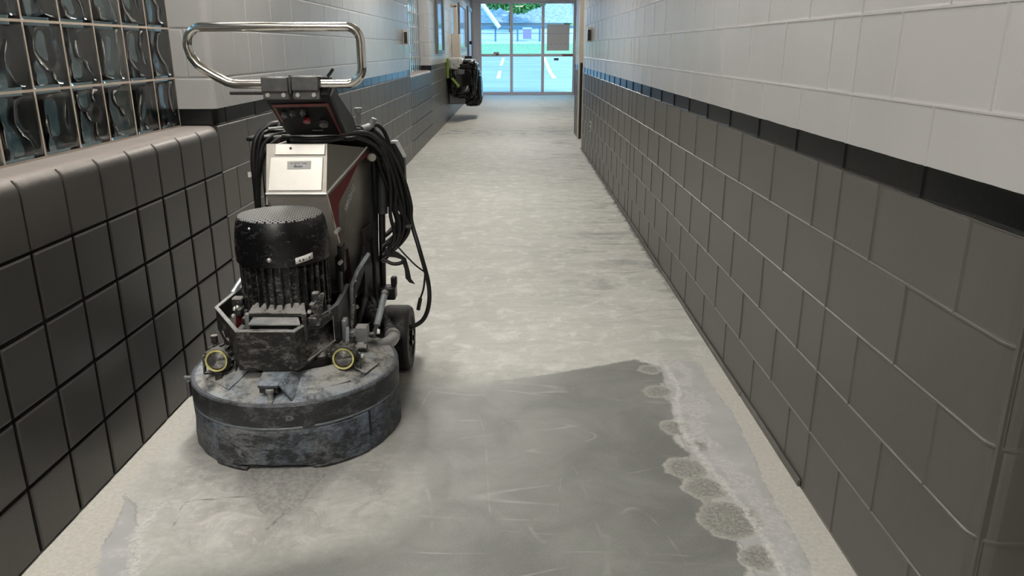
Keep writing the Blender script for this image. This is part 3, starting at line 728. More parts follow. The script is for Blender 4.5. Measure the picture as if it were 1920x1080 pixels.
# ------------------------------------------------------------------ ceiling lamps
def ceiling_lamp(x, y, label, first=None):
    L = 1.2; Wd = 0.3
    if first is None:
        r = empty('ceiling_light', (x, y, CEIL), label, 'light', 'ceiling lights along the corridor')
        f = MB().box((x-Wd/2-0.02, y-L/2-0.02, CEIL-0.05), (x+Wd/2+0.02, y-L/2, CEIL-0.001)).box((x-Wd/2-0.02, y+L/2, CEIL-0.05), (x+Wd/2+0.02, y+L/2+0.02, CEIL-0.001))
        f.box((x-Wd/2-0.02, y-L/2, CEIL-0.05), (x-Wd/2, y+L/2, CEIL-0.001)).box((x+Wd/2, y-L/2, CEIL-0.05), (x+Wd/2+0.02, y+L/2, CEIL-0.001))
        obj('frame', f, M['lamp_frame'], r)
        obj('diffuser', MB().box((x-Wd/2, y-L/2, CEIL-0.045), (x+Wd/2, y+L/2, CEIL-0.02)), M['lamp'], r)
        return r
    r = first.copy(); COL.objects.link(r); r.location = (x, y, CEIL); r['label'] = label
    for ch in list(first.children):
        c = ch.copy(); COL.objects.link(c); c.parent = r
    return r
LAMPS = [(-0.95, -1.7), (-1.05, 0.6), (-1.0, 3.4), (-0.6, 7.0), (-0.3, 11.2), (0.1, 15.6), (0.1, 20.0)]  # rearmost lamp is added to brighten the window reveal and grinder front
L0 = None
for i, (x, y) in enumerate(LAMPS):
    lb = ['ceiling light furthest back, behind the camera', 'ceiling light in front of the floor grinder', 'ceiling light just past the floor grinder', 'ceiling light before the far left window', 'ceiling light by the opening in the right wall', 'ceiling light near the plastic-wrapped fixture', 'ceiling light nearest the glass doors'][i]
    q = ceiling_lamp(x, y, lb, L0)
    L0 = L0 or q

# ------------------------------------------------------------------ glazed entrance at the far end
DY = 23.7
door = bpy.data.objects.new('door_1', None); COL.objects.link(door); door.location = (0.3, DY, 0); struct(door, 'aluminium and glass entrance at the end of the corridor')
fr = MB()
for a, b in ((-1.29, -1.20), (-1.11, -1.045), (-0.20, -0.115), (0.725, 0.81), (1.655, 1.72)): fr.box((a, DY+0.02, 0), (b, DY+0.10, 2.62))
fr.box((-1.29, DY+0.02, 2.60), (1.72, DY+0.10, 2.68)).box((-1.20, DY+0.03, 0.0), (-1.11, DY+0.09, 2.60))
obj('frame', fr, M['frame'], door, bevel=0.004)
for a, b in ((-1.045, -0.20), (-0.115, 0.725), (0.81, 1.655)):
    rl = MB().box((a, DY+0.035, 1.10), (b, DY+0.085, 1.175)).box((a, DY+0.035, 0.0), (b, DY+0.085, 0.085)).box((a, DY+0.035, 2.57), (b, DY+0.085, 2.60))
    d = obj('door_leaf', rl, M['frame'], door, bevel=0.003)
    pm = M['pane_clear'] if a > 0.5 else M['pane']
    obj('glass_pane', MB().box((a, DY+0.056, 1.175), (b, DY+0.064, 2.57)).box((a, DY+0.056, 0.085), (b, DY+0.064, 1.10)), pm, d)
obj('threshold', MB().box((-1.2, DY-0.06, 0.0005), (1.70, DY+0.12, 0.016)), M['frame'], door, bevel=0.003)
for (x0, x1, z0, z1, m) in ((-0.69, -0.52, 1.13, 1.23, 'offwhite'), (-0.62, -0.54, 1.14, 1.18, 'blackplastic')):
    obj('bar_latch', MB().box((x0, DY-0.01 if m == 'offwhite' else DY-0.02, z0), (x1, DY+0.034, z1)), M[m], door, bevel=0.004)
obj('push_bar', MB().box((1.34, DY-0.01, 1.105), (1.655, DY+0.034, 1.17)), simple('dull_red_bar', (0.28, 0.10, 0.10), 0.5), door, bevel=0.004)
obj('small_label', MB().box((1.10, DY+0.050, 0.985), (1.24, DY+0.055, 1.055)), simple('slate_label', (0.10, 0.14, 0.20), 0.5), door)
nt = empty('paper_notice', (1.215, DY+0.05, 1.25), 'blank grey paper sheet taped on the right-hand door glass', 'notice')
obj('sheet', MB().box((0.885, DY+0.051, 1.265), (1.545, DY+0.0545, 2.0)), M['paper'], nt)
text_part('lettering', 'P U S H', 0.085, simple('faint_print', (0.26, 0.24, 0.24), 0.8), nt, (1.215, DY+0.0495, 1.42), (1, 0, 0), (0, 0, 1), align='CENTER') if False else None
for k in range(4): obj('print_mark', MB().box((0.98+k*0.14, DY+0.0495, 1.42+0.01*(k % 2)), (1.05+k*0.14, DY+0.0508, 1.475+0.01*(k % 2))), M['offwhite'], nt)
obj('fold_line', MB().box((0.885, DY+0.0495, 1.735), (1.545, DY+0.0508, 1.742)), simple('fold', (0.34, 0.31, 0.30), 0.8), nt)

# ------------------------------------------------------------------ fittings on the corridor walls
def switch_box(loc, side, label):
    r = empty('wall_switch', loc, label, 'wall switch', 'switch boxes on the walls')
    x, y, z = loc; s = side
    obj('housing', MB().box((x, y-0.07, z-0.085), (x+s*0.055, y+0.07, z+0.085)), M['offwhite'], r, bevel=0.006)
    obj('faceplate', MB().box((x+s*0.012, y-0.085, z-0.07), (x+s*0.05, y-0.0705, z+0.055)), M['blackplastic'], r, bevel=0.003)
    return r
switch_box((XL+0.001, 9.42, 1.465), 1, 'small switch box on the left wall before the far window')
switch_box((0.908, 9.85, 1.495), -1, 'small switch box on the right wall near its end')
ob = empty('wall_outlet', (0.908, 9.6, 0.42), 'small pale outlet plate low on the right wall', 'outlet')
obj('plate', MB().box((0.901, 9.56, 0.36), (0.9085, 9.64, 0.48)), M['offwhite'], ob, bevel=0.002)
obj('socket', MB().box((0.899, 9.58, 0.375), (0.9012, 9.62, 0.41)).box((0.899, 9.58, 0.43), (0.9012, 9.62, 0.465)), M['grout'], ob)

def wall_frame(name, y0, y1, z0, z1, dep, label, cat, fm, gm):
    r = empty(name, (XL, (y0+y1)/2, z0), label, cat)
    f = MB(); t = 0.06
    f.box((XL+0.001, y0, z0), (XL+dep, y0+t, z1)).box((XL+0.001, y1-t, z0), (XL+dep, y1, z1)).box((XL+0.001, y0+t, z0), (XL+dep, y1-t, z0+t)).box((XL+0.001, y0+t, z1-t), (XL+dep, y1-t, z1))
    obj('frame', f, fm, r, bevel=0.004); obj('glazing', MB().box((XL+0.002, y0+t, z0+t), (XL+dep*0.5, y1-t, z1-t)), gm, r)
    return r
dg = simple('grey_metal_trim', (0.16, 0.17, 0.18), 0.35, 0.5); gls = simple('reflecting_glass', (0.20, 0.27, 0.34), 0.08, 0.0)  # glazing colour has the blue reflection painted into it
wall_frame('display_case', 13.1, 14.25, 1.25, 2.6, 0.045, 'tall narrow framed glass case on the left wall', 'display case', dg, gls)
wall_frame('notice_frame', 18.3, 20.6, 1.30, 2.32, 0.04, 'glazed frame on the left wall behind the beige conduit', 'frame', simple('mauve_frame', (0.30, 0.27, 0.29), 0.4), gls)
cb = empty('beige_cabinet', (-1.235, 16.4, 1.14), 'beige box with a conduit rising from it, above the wrapped fixture', 'cabinet')
obj('box', MB().box((XL+0.001, 16.3, 1.13), (-1.15, 16.6, 1.61)), M['beige'], cb, bevel=0.008)
obj('conduit', MB().box((-1.275, 16.36, 1.61), (-1.20, 16.44, 2.16)), M['beige'], cb, bevel=0.006)
obj('conduit_arm', MB().box((XL+0.001, 16.36, 2.12), (-1.20, 16.44, 2.19)), M['beige'], cb, bevel=0.01)
# steel door in the left wall near the entrance
d2 = bpy.data.objects.new('door_2', None); COL.objects.link(d2); d2.location = (XL, 22.4, 0); struct(d2, 'grey side door near the entrance')
obj('frame', MB().box((XL+0.001, 21.45, 0), (XL+0.05, 21.55, 2.3)).box((XL+0.001, 23.0, 0), (XL+0.05, 23.1, 2.3)).box((XL+0.001, 21.45, 2.3), (XL+0.05, 23.1, 2.4)), dg, d2, bevel=0.004)
obj('leaf', MB().box((XL+0.002, 21.55, 0.01), (XL+0.025, 23.0, 2.3)), M['frame'], d2)
obj('door_handle', MB().sphere((XL+0.075, 21.75, 1.48), 0.05, 8).cyl((XL+0.02, 21.75, 1.48), (XL+0.06, 21.75, 1.48), 0.02), M['blackplastic'], d2)
hb = empty('wall_hook_plate', (-1.25, 20.6, 1.05), 'small black bracket on the left wall behind the wrapped fixture', 'bracket')
obj('bracket_arm', MB().box((XL+0.001, 20.3, 1.08), (-1.13, 20.6, 1.15)).box((-1.19, 20.3, 0.85), (-1.13, 20.6, 1.08)), M['blackplastic'], hb, bevel=0.01)

# wrapped fixture on the left wall
def wrinkled(name, x0, x1, y0, y1, z0, z1, seed, amp, mat, parent, taper=0.0, n=44, pinch=0.5):
    r = np.random.default_rng(seed); mb = MB()
    cx, cy, cz = (x0+x1)/2, (y0+y1)/2, (z0+z1)/2; hx, hy, hz = (x1-x0)/2, (y1-y0)/2, (z1-z0)/2
    K = [(r.normal(size=3)*(4+8*r.random()), r.random()*6.28, r.random()) for _ in range(10)]
    vs = []; nu = n*2
    for i in range(n+1):
        th = PI*i/n
        for j in range(nu):
            a = 2*PI*j/nu
            d = Vector((math.sin(th)*math.cos(a), math.sin(th)*math.sin(a), -math.cos(th)))
            e = 0.45
            q = Vector([math.copysign(abs(c)**e, c) for c in d])
            fold = sum(abs(math.sin(k[0][0]*d.x+k[0][1]*d.y+k[0][2]*0.5*d.z+k[1]))*k[2] for k in K)/len(K)-0.25
            sc = 1+amp*fold*2.2
            tp = 1-taper*(0.5-q.z/2)
            vs.append((cx+q.x*hx*sc*tp, cy+q.y*hy*sc*tp, cz+q.z*hz*(1+amp*0.7*fold)))
    fs = [(i*nu+j, i*nu+(j+1) % nu, (i+1)*nu+(j+1) % nu, (i+1)*nu+j) for i in range(n) for j in range(nu)]
    mb.add(vs, fs)
    return obj(name, mb, mat, parent, sharp=25)
bagblack = simple('black_sheet_plastic', (0.010, 0.010, 0.010), 0.22, bump=0.5, bscale=30)
bagwhite = simple('clear_white_sheet', (0.55, 0.55, 0.53), 0.3, bump=0.5, bscale=25)
bg = empty('plastic_wrapped_fixture', (-1.3, 15.5, 0.3), 'wall fixture wrapped in black and clear plastic sheet with green tape', 'wrapped fixture')
wrinkled('black_sheet', -1.32, -0.76, 14.96, 16.2, 0.42, 1.12, 3, 0.30, bagblack, bg, taper=0.15)
wrinkled('hanging_corner', -1.02, -0.72, 15.5, 16.3, 0.24, 0.98, 5, 0.28, bagblack, bg, taper=-0.25)
wrinkled('clear_sheet', -1.30, -1.02, 14.95, 15.6, 0.93, 1.17, 9, 0.25, bagwhite, bg)
wrinkled('crumpled_top', -1.02, -0.82, 15.5, 15.9, 1.02, 1.14, 12, 0.3, bagwhite, bg)
wrinkled('loose_flap', -1.14, -0.86, 14.96, 15.12, 0.86, 0.99, 14, 0.25, simple('grey_sheen_sheet', (0.16, 0.16, 0.16), 0.25), bg)
obj('fountain_body', MB().box((XL+0.001, 15.3, 0.30), (-1.0, 15.9, 1.0)), simple('grey_fixture_metal', (0.16, 0.165, 0.17), 0.35, 0.5), bg, bevel=0.02)
gt = simple('green_tape', (0.22, 0.36, 0.05), 0.4)
obj('green_tape', MB().prism([(-1.315, 14.93, 0.80), (-1.27, 14.93, 0.80), (-1.27, 14.93, 1.16), (-1.315, 14.93, 1.16)], (0, 0.02, 0)), gt, bg, bevel=0.004)
obj('green_tape', MB().prism([(-1.23, 14.9, 0.79), (-1.20, 14.9, 0.82), (-1.07, 14.9, 0.67), (-1.10, 14.9, 0.635)], (0, 0.05, 0)), gt, bg, bevel=0.004)

# ------------------------------------------------------------------ outside
def asphalt():
    t = NT('asphalt'); P = t.pos()
    c = t.mix(t.rng(t.noise(t.mapping(P, (0.3, 1, 1)), 0.7, 5), 0.35, 0.65), (0.22, 0.24, 0.26, 1), (0.30, 0.33, 0.34, 1))
    t.set(color=c, rough=0.9); return t.mat
def grass_m():
    t = NT('grass_bank'); P = t.pos()
    c = t.mix(t.rng(t.noise(P, 3.5, 7, 0.75), 0.35, 0.65), (0.11, 0.26, 0.10, 1), (0.27, 0.40, 0.24, 1))
    t.set(color=c, rough=0.95); return t.mat
def gz(y):
    P = [(23.8, -0.02), (45, 0.0), (72, 0.72), (82, 1.75), (84, 2.0), (95, 3.6), (100, 4.2), (140, 6)]
    for (a, b), (c, d) in zip(P[:-1], P[1:]):
        if y <= c: return b+(d-b)*(y-a)/(c-a)
    return 6
def ground_strip(name, ys, mat, lab):
    mb = MB(); vs = []
    for y in ys:
        for x in (-60, -20, 0, 20, 60): vs.append((x, y, gz(y)))
    fs = [(i*5+j, i*5+j+1, (i+1)*5+j+1, (i+1)*5+j) for i in range(len(ys)-1) for j in range(4)]
    mb.add(vs, fs); return struct(obj(name, mb, mat, fix=False), lab)
ground_strip('floor_parking_lot', [23.85, 30, 45, 58, 72], asphalt(), 'pale blue asphalt parking lot outside')
ground_strip('floor_grass_bank', [72, 76, 80, 82], grass_m(), 'green grass bank beyond the parking lot')
ground_strip('floor_gravel_path', [82, 84, 90, 95], simple('pale_gravel', (0.42, 0.46, 0.44), 0.9, var=0.2, vscale=1), 'pale gravel band behind the fence')
ground_strip('floor_upper_ground', [95, 100, 140], grass_m(), 'ground behind the house')
wp = simple('white_road_paint', (0.72, 0.70, 0.66), 0.8)
def lot_line(x0, y0, x1, y1, wd, label):
    n = 8; mb = MB()
    for k in range(n):
        ya = y0+(y1-y0)*k/n; yb = y0+(y1-y0)*(k+1)/n; xa = x0+(x1-x0)*k/n; xb = x0+(x1-x0)*(k+1)/n
        mb.add([(xa-wd/2, ya, gz(ya)+0.012), (xa+wd/2, ya, gz(ya)+0.012), (xb+wd/2, yb, gz(yb)+0.012), (xb-wd/2, yb, gz(yb)+0.012)], [(0, 1, 2, 3)])
    return tag(obj('parking_line', mb, wp, fix=False), label, 'parking line', 'white parking lines')
lot_line(-0.86, 36.4, -1.0, 47, 0.2, 'white parking line seen through the left door pane, near piece')
lot_line(-1.05, 53, -1.1, 66, 0.22, 'white parking line seen through the left door pane, far piece')
lot_line(1.74, 36.4, 2.3, 68, 0.22, 'white parking line seen behind the right door pane')
# fence
fy = 84.0; fz = gz(fy)
fn = empty('rail_fence', (0, fy, fz), 'blue-grey rail fence on the bank behind the parking lot', 'fence')
bm_ = simple('blue_grey_fence', (0.07, 0.14, 0.24), 0.6)
obj('rail', MB().box((-12, fy-0.06, 3.28), (12, fy+0.06, 3.50)), bm_, fn)
obj('rail', MB().box((-12, fy-0.04, 2.75), (12, fy+0.04, 2.82)), bm_, fn)
for k in range(11):
    x = -11.6+k*2.3+0.18; obj('post', MB().box((x-0.09, fy-0.09, fz-0.05), (x+0.09, fy+0.09, 3.52)), bm_, fn)
sg = empty('fence_sign', (1.07, fy-0.12, 2.2), 'small mauve sign board on the fence', 'sign')
obj('board', MB().box((0.64, fy-0.14, 2.23), (1.52, fy-0.10, 3.22)), simple('mauve_board', (0.22, 0.18, 0.30), 0.7), sg)
obj('board_rim', MB().box((0.60, fy-0.15, 3.22), (1.56, fy-0.09, 3.36)), simple('pale_rim', (0.45, 0.62, 0.75), 0.7), sg)
pg = empty('leaning_pole', (-1.85, fy-0.3, 3.3), 'white pole slanting up to the left above the fence', 'pole')
obj('shaft', MB().cyl((-1.80, fy-0.4, 3.35), (-6.3, fy-0.2, 9.3), 0.22, 10), wp, pg)
# house with shingle roof and the tree behind it
def shingles():
    t = NT('grey_shingles'); P = t.mapping(t.pos(), (1, 1, 1), rot=(0, 0, 0))
    n = t.noise(t.mapping(P, (1.2, 3, 3)), 2.2, 7, 0.8)
    c = t.mix(t.rng(n, 0.38, 0.62), (0.12, 0.16, 0.22, 1), (0.42, 0.46, 0.52, 1)); t.set(color=c, rough=0.9); return t.mat
hs = empty('house', (0, 97, 3.8), 'building with a long blue-grey shingle roof beyond the fence', 'building')
obj('wall', MB().box((-20, 94.5, 3.2), (5.5, 100, 4.3)), simple('pale_house_wall', (0.35, 0.40, 0.45), 0.8), hs)
obj('roof', MB().add([(-21, 93.8, 4.1), (6.5, 93.8, 4.1), (6.5, 101, 9.6), (-21, 101, 9.6), (-21, 101, 4.1), (6.5, 101, 4.1)], [(0, 1, 2, 3), (0, 3, 4), (1, 5, 2), (3, 2, 5, 4), (0, 4, 5, 1)]), shingles(), hs)
h2 = empty('house', (12, 108, 4), 'lighter building rising at the right behind the shingle roof', 'building')
obj('wall', MB().box((3.8, 104, 4), (20, 112, 7)), simple('pale_siding', (0.36, 0.40, 0.48), 0.8), h2)
obj('roof', MB().add([(3.2, 103.5, 7), (21, 103.5, 7), (21, 108, 12), (3.2, 108, 12), (3.2, 112, 7), (21, 112, 7)], [(0, 1, 2, 3), (0, 3, 4), (1, 5, 2), (3, 2, 5, 4), (0, 4, 5, 1)]), simple('pale_roof', (0.40, 0.44, 0.52), 0.9, var=0.2, vscale=2), h2)
tr = empty('tree', (0.2, 91, 3.0), 'leafy green tree whose crown hangs over the shingle roof', 'tree')
obj('trunk', MB().tube([(-0.78, 91.2, 2.9), (-0.76, 91.2, 5), (-0.5, 91.1, 8), (0, 91, 11)], 0.12, 10, r1=0.06), simple('bark', (0.09, 0.07, 0.05), 0.9), tr)
lf = MB(); rr = np.random.default_rng(4)
for k in range(5200):
    bx, by, bz, br = [(-2.3, 91, 6.8, 1.6), (0.1, 90.6, 6.4, 1.7), (1.7, 91, 6.7, 1.4), (-0.5, 91, 8.4, 2.2), (0.9, 90.5, 6.1, 1.0)][k % 5]
    d = Vector(rr.normal(size=3)).normalized()*br*(0.55+0.45*rr.random()); p = Vector((bx, by, bz))+Vector((d.x*1.3, d.y, d.z*0.85))
    u = Vector(rr.normal(size=3)).normalized(); v = u.orthogonal().normalized(); s_ = 0.16+0.12*rr.random()
    lf.add([p-u*s_, p+v*s_*0.6, p+u*s_, p-v*s_*0.6], [(0, 1, 2, 3)])
obj('foliage', lf, simple('leaf_green', (0.09, 0.26, 0.06), 0.7, var=0.4, vscale=1.5), tr, fix=False, sharp=14)
struct(obj('wall_outside', MB().box((-3.1, -3, -0.3), (-3.0, 18, 2.5)).box((-3.0, -3, -0.3), (-1.6, 18, -0.2)), simple('grey_outer_wall', (0.13, 0.12, 0.095), 0.9, var=0.15, vscale=3)), 'grey wall outside the glass-block windows')  # added screen that keeps bright blue sky from filling the glass blocks

#MACHINE
# ------------------------------------------------------------------ the floor grinder
CX, CY, DR = -0.806, 2.608, 0.363
STRUT0, STRUT1, STRUT2 = (-0.535, 2.965, 0.392), (-0.556, 2.86, 0.292), (-0.569, 2.82, 0.245)
ARM = [(-0.585, 2.93, 0.567), (-0.619, 2.86, 0.517), (-0.632, 2.80, 0.475), (-0.645, 2.80, 0.336)]
G = empty('floor_grinder', (CX, CY, 0), 'large dusty floor grinder with round skirted head and steel loop handle', 'floor grinder')

# skirt with a raised lip at the front
sk = MB(); seg = 96
def lipz(a):
    d = abs((a+PI/2+PI) % (2*PI)-PI); t = max(0.0, 1-(d/0.42)**4)
    return 0.003+0.022*t
prof = [(0.352, None), (0.3625, None), (0.363, 0.05), (0.3615, 0.10), (0.3635, 0.150), (0.358, 0.156)]
vs = []
for j, (r, z) in enumerate(prof):
    for i in range(seg):
        a = 2*PI*i/seg; zz = lipz(a) if z is None else z
        q = r+0.0022*math.sin(9*a+1)+0.0014*math.sin(23*a)
        if z is None or z < 0.06: q += 0.003
        vs.append((CX+q*math.cos(a), CY+q*math.sin(a), zz))
fs = [(j*seg+i, j*seg+(i+1) % seg, (j+1)*seg+(i+1) % seg, (j+1)*seg+i) for j in range(len(prof)-1) for i in range(seg)]
sk.add(vs, fs)
skirt = obj('skirt', sk, M['skirt'], G, sharp=50)
def arc_patch(a0, a1, r0, r1, z0, z1, n=16, skew=0.0):
    mb = MB(); vs = []
    for i in range(n+1):
        a = math.radians(a0+(a1-a0)*i/n)
        for r, z in ((r0, z0), (r1, z0), (r1, z1), (r0, z1)):
            aa = a+(math.radians(skew) if z == z1 else 0)
            vs.append((CX+r*math.cos(aa), CY+r*math.sin(aa), z))
    fs = [(i*4+k, i*4+(k+1) % 4, i*4+4+(k+1) % 4, i*4+4+k) for i in range(n) for k in range(4)]
    fs += [(0, 1, 2, 3)[::-1], tuple(n*4+k for k in range(4))]
    return mb.add(vs, fs)
obj('skirt_flap', arc_patch(-66, -36.5, 0.364, 0.3695, 0.004, 0.148), M['skirt'], skirt, bevel=0.0015)
obj('skirt_seam', arc_patch(-36.4, -34.8, 0.362, 0.3665, 0.003, 0.150), M['blackplastic'], skirt)
obj('skirt_bead', MB().lathe([(0.3600, 0.1530), (0.3665, 0.1545), (0.3672, 0.1585), (0.3645, 0.1615), (0.3590, 0.1615)], (CX, CY, 0), seg=96, cap=False), M['edge'] if False else simple('blue_grey_bead', (0.16, 0.18, 0.20), 0.5, var=0.4, vscale=25), skirt)
# foot lip of the skirt in front
for a_, b_ in ((-124, -104), (-70, -38)): obj('skirt_foot', arc_patch(a_, b_, 0.355, 0.372, 0.001, 0.012), M['band'], skirt, bevel=0.002)
band = obj('drum_band', MB().lathe([(0.360, 0.160), (0.366, 0.163), (0.3675, 0.20), (0.3665, 0.236), (0.362, 0.2415), (0.352, 0.243)], (CX, CY, 0), seg=96, cap=False), M['band'], G)
obj('band_strap', arc_patch(-73, -67, 0.366, 0.3715, 0.158, 0.238, 6, skew=-5), M['band'], band, bevel=0.001)
obj('band_dent', MB().lathe([(0.0005, 0.0), (0.018, 0.001), (0.024, 0.0035), (0.027, 0.0)], (0, 0, 0), axis='y', seg=20, cap=False).__class__().sphere((CX+0.3675*math.cos(math.radians(-80)), CY+0.3675*math.sin(math.radians(-80)), 0.196), 0.020, 8, sq=(1, 0.05, 0.5)), M['skirt'], band)
# faceted deck
dk = MB(); prof = [(0.352, 0.2425), (0.345, 0.2465), (0.30, 0.262), (0.235, 0.287), (0.16, 0.295), (0.001, 0.298)]; seg = 96; vs = []
for r, z in prof:
    for i in range(seg):
        a = 2*PI*i/seg
        zz = z+(0.006*math.sin(5*a+0.8) if 0.2 < r < 0.34 else 0)
        vs.append((CX+r*math.cos(a), CY+r*math.sin(a), zz))
dk.add(vs, [(j*seg+i, j*seg+(i+1) % seg, (j+1)*seg+(i+1) % seg, (j+1)*seg+i) for j in range(len(prof)-1) for i in range(seg)])
deck = obj('head_cover', dk, M['deck'], G, sharp=14)
for a0, w0 in ((-128, 20), (-52, 22), (-20, 18), (20, 30), (150, 30), (-160, 14)):   # raised pressed fields in the deck
    r0, r1 = 0.225, 0.318; pts = []
    A = [math.radians(a0-w0/2), math.radians(a0+w0/2)]
    lo = [(CX+r1*math.cos(A[0]), CY+r1*math.sin(A[0]), 0.2575), (CX+r1*math.cos(A[1]), CY+r1*math.sin(A[1]), 0.2575), (CX+r0*math.cos(A[1]), CY+r0*math.sin(A[1]), 0.292), (CX+r0*math.cos(A[0]), CY+r0*math.sin(A[0]), 0.292)]
    obj('pressed_panel', MB().prism(lo, (0, 0, 0.0045)), M['deck'], deck, bevel=0.002)
# front bracket with its bolt
bk = MB()
bk.prism([(-0.853, 2.385, 0.302), (-0.762, 2.385, 0.302), (-0.772, 2.268, 0.292), (-0.838, 2.268, 0.292)], (0, 0, 0.010))
bk.prism([(-0.762, 2.385, 0.312), (-0.772, 2.268, 0.302), (-0.735, 2.268, 0.245), (-0.705, 2.385, 0.268)], (0.006, 0, 0.002))
br_ = obj('front_bracket', bk, M['deck'], G, bevel=0.002)
obj('bracket_underside', MB().box((-0.836, 2.276, 0.272), (-0.776, 2.37, 0.2915)), M['blackplastic'], br_)
obj('bolt', MB().cyl((-0.800, 2.270, 0.247), (-0.800, 2.270, 0.281), 0.0105, 12).hexbolt((-0.800, 2.270, 0.279), (0, 0, 1), 0.015, 0.010).box((-0.808, 2.25, 0.240), (-0.790, 2.275, 0.252)), M['alu'], br_, bevel=0.001)
obj('side_peg', MB().cyl((-1.178, 2.50, 0.228), (-1.10, 2.475, 0.236), 0.006, 10), M['zinc'], G)
obj('side_latch', MB().box((-1.165, 2.47, 0.165), (-1.152, 2.53, 0.225)), M['clamp'], G, bevel=0.003)
# hub ring under the bumper
obj('head_ring', MB().lathe([(0.215, 0.27), (0.21, 0.318), (0.17, 0.325), (0.001, 0.325)], (CX, 2.61, 0), seg=48, cap=False), M['chassis'], G)

# bumper frame: angular plate wall round the motor
top = [(-1.09, 2.90, 0.458), (-1.073, 2.835, 0.457), (-1.078, 2.592, 0.455), (-0.921, 2.352, 0.455), (-0.727, 2.352, 0.455), (-0.640, 2.60, 0.466), (-0.646, 2.82, 0.474)]
def plate_wall(mb, a, b, z0a, z0b, z1a, z1b, th, m=0):
    a = Vector(a[:2]); b = Vector(b[:2]); d = (b-a).normalized(); n = Vector((-d.y, d.x))*th
    mb.add([(a.x, a.y, z0a), (b.x, b.y, z0b), (b.x, b.y, z1b), (a.x, a.y, z1a), (a.x+n.x, a.y+n.y, z0a), (b.x+n.x, b.y+n.y, z0b), (b.x+n.x, b.y+n.y, z1b), (a.x+n.x, a.y+n.y, z1a)],
           [(0, 1, 2, 3), (4, 7, 6, 5), (0, 4, 5, 1), (3, 2, 6, 7), (0, 3, 7, 4), (1, 5, 6, 2)], m)
ap = MB()
plate_wall(ap, top[3], top[4], 0.318, 0.318, 0.455, 0.455, 0.007)
# left side: narrow at the back
plate_wall(ap, top[2], top[3], 0.375, 0.318, 0.455, 0.455, 0.007)
plate_wall(ap, top[1], top[2], 0.39, 0.375, 0.457, 0.455, 0.007)
# right side with its window, made of four strips
A_, B_ = Vector(top[4]), Vector(top[5])
def pt(u, z): return (A_.x+(B_.x-A_.x)*u, A_.y+(B_.y-A_.y)*u, z)
for u0, u1, za, zb, zc, zd in ((0, 0.20, 0.318, 0.318, 0.455, 0.457), (0.20, 0.86, 0.318, 0.318, 0.334, 0.345), (0.20, 0.86, 0.432, 0.440, 0.457, 0.464), (0.86, 1.0, 0.318, 0.318, 0.464, 0.466)):
    plate_wall(ap, pt(u0, 0), pt(u1, 0), za, zb, zc, zd, 0.007)
plate_wall(ap, top[5], top[6], 0.318, 0.318, 0.466, 0.474, 0.007)
apron = obj('bumper_frame', ap, M['apron'], G, bevel=0.0015)
rimm = MB()
for a, b in zip(top[:-1], top[1:]):
    a = Vector(a); b = Vector(b); d = (b-a).normalized(); n = Vector((-d.y, d.x, 0))*0.011
    rimm.prism([a-n*0.2-d*0.002, b-n*0.2+d*0.002, b+n-d*0.002, a+n+d*0.002], (0, 0, 0.0045))
rimm.box((-0.875, 2.349, 0.4555), (-0.83, 2.357, 0.4595))
obj('worn_top_edge', rimm, M['edge'], apron)
obj('window_lip', MB().tube([Vector(pt(0.21, 0.334))+Vector((0.004, -0.002, 0)), Vector(pt(0.85, 0.346))+Vector((0.004, -0.002, 0))], 0.0035, 6, smooth=False).tube([Vector(pt(0.85, 0.346))+Vector((0.002, -0.002, 0)), Vector(pt(0.85, 0.438))+Vector((0.002, -0.002, 0))], 0.0018, 6, smooth=False), M['bolt'], apron)
obj('lock_slot', MB().box((-0.862, 2.3505, 0.437), (-0.835, 2.3525, 0.446)), M['blackplastic'], apron, bevel=0.002)
for p in ((-0.90, 2.3515, 0.435), (-0.748, 2.3515, 0.435), (-0.75, 2.3515, 0.33), (-0.9, 2.3515, 0.33)): obj('rivet', MB().hexbolt(p, (0, -1, 0), 0.006, 0.003), M['clamp'], apron)
# bright gusset left of the bumper and brace above
obj('left_gusset', MB().prism([(-1.035, 2.52, 0.395), (-1.022, 2.52, 0.40), (-0.962, 2.44, 0.342), (-0.974, 2.44, 0.338)], (0.004, 0.012, 0)), M['edge'], G, bevel=0.002)
obj('left_brace', MB().tube([(-1.075, 2.76, 0.458), (-1.045, 2.86, 0.52), (-1.02, 2.93, 0.575)], 0.010, 8), M['zinc'], G)
obj('rim_brace', MB().cyl((-0.99, 2.46, 0.38), (-0.93, 2.50, 0.43), 0.014, 10), M['castdust'], G)

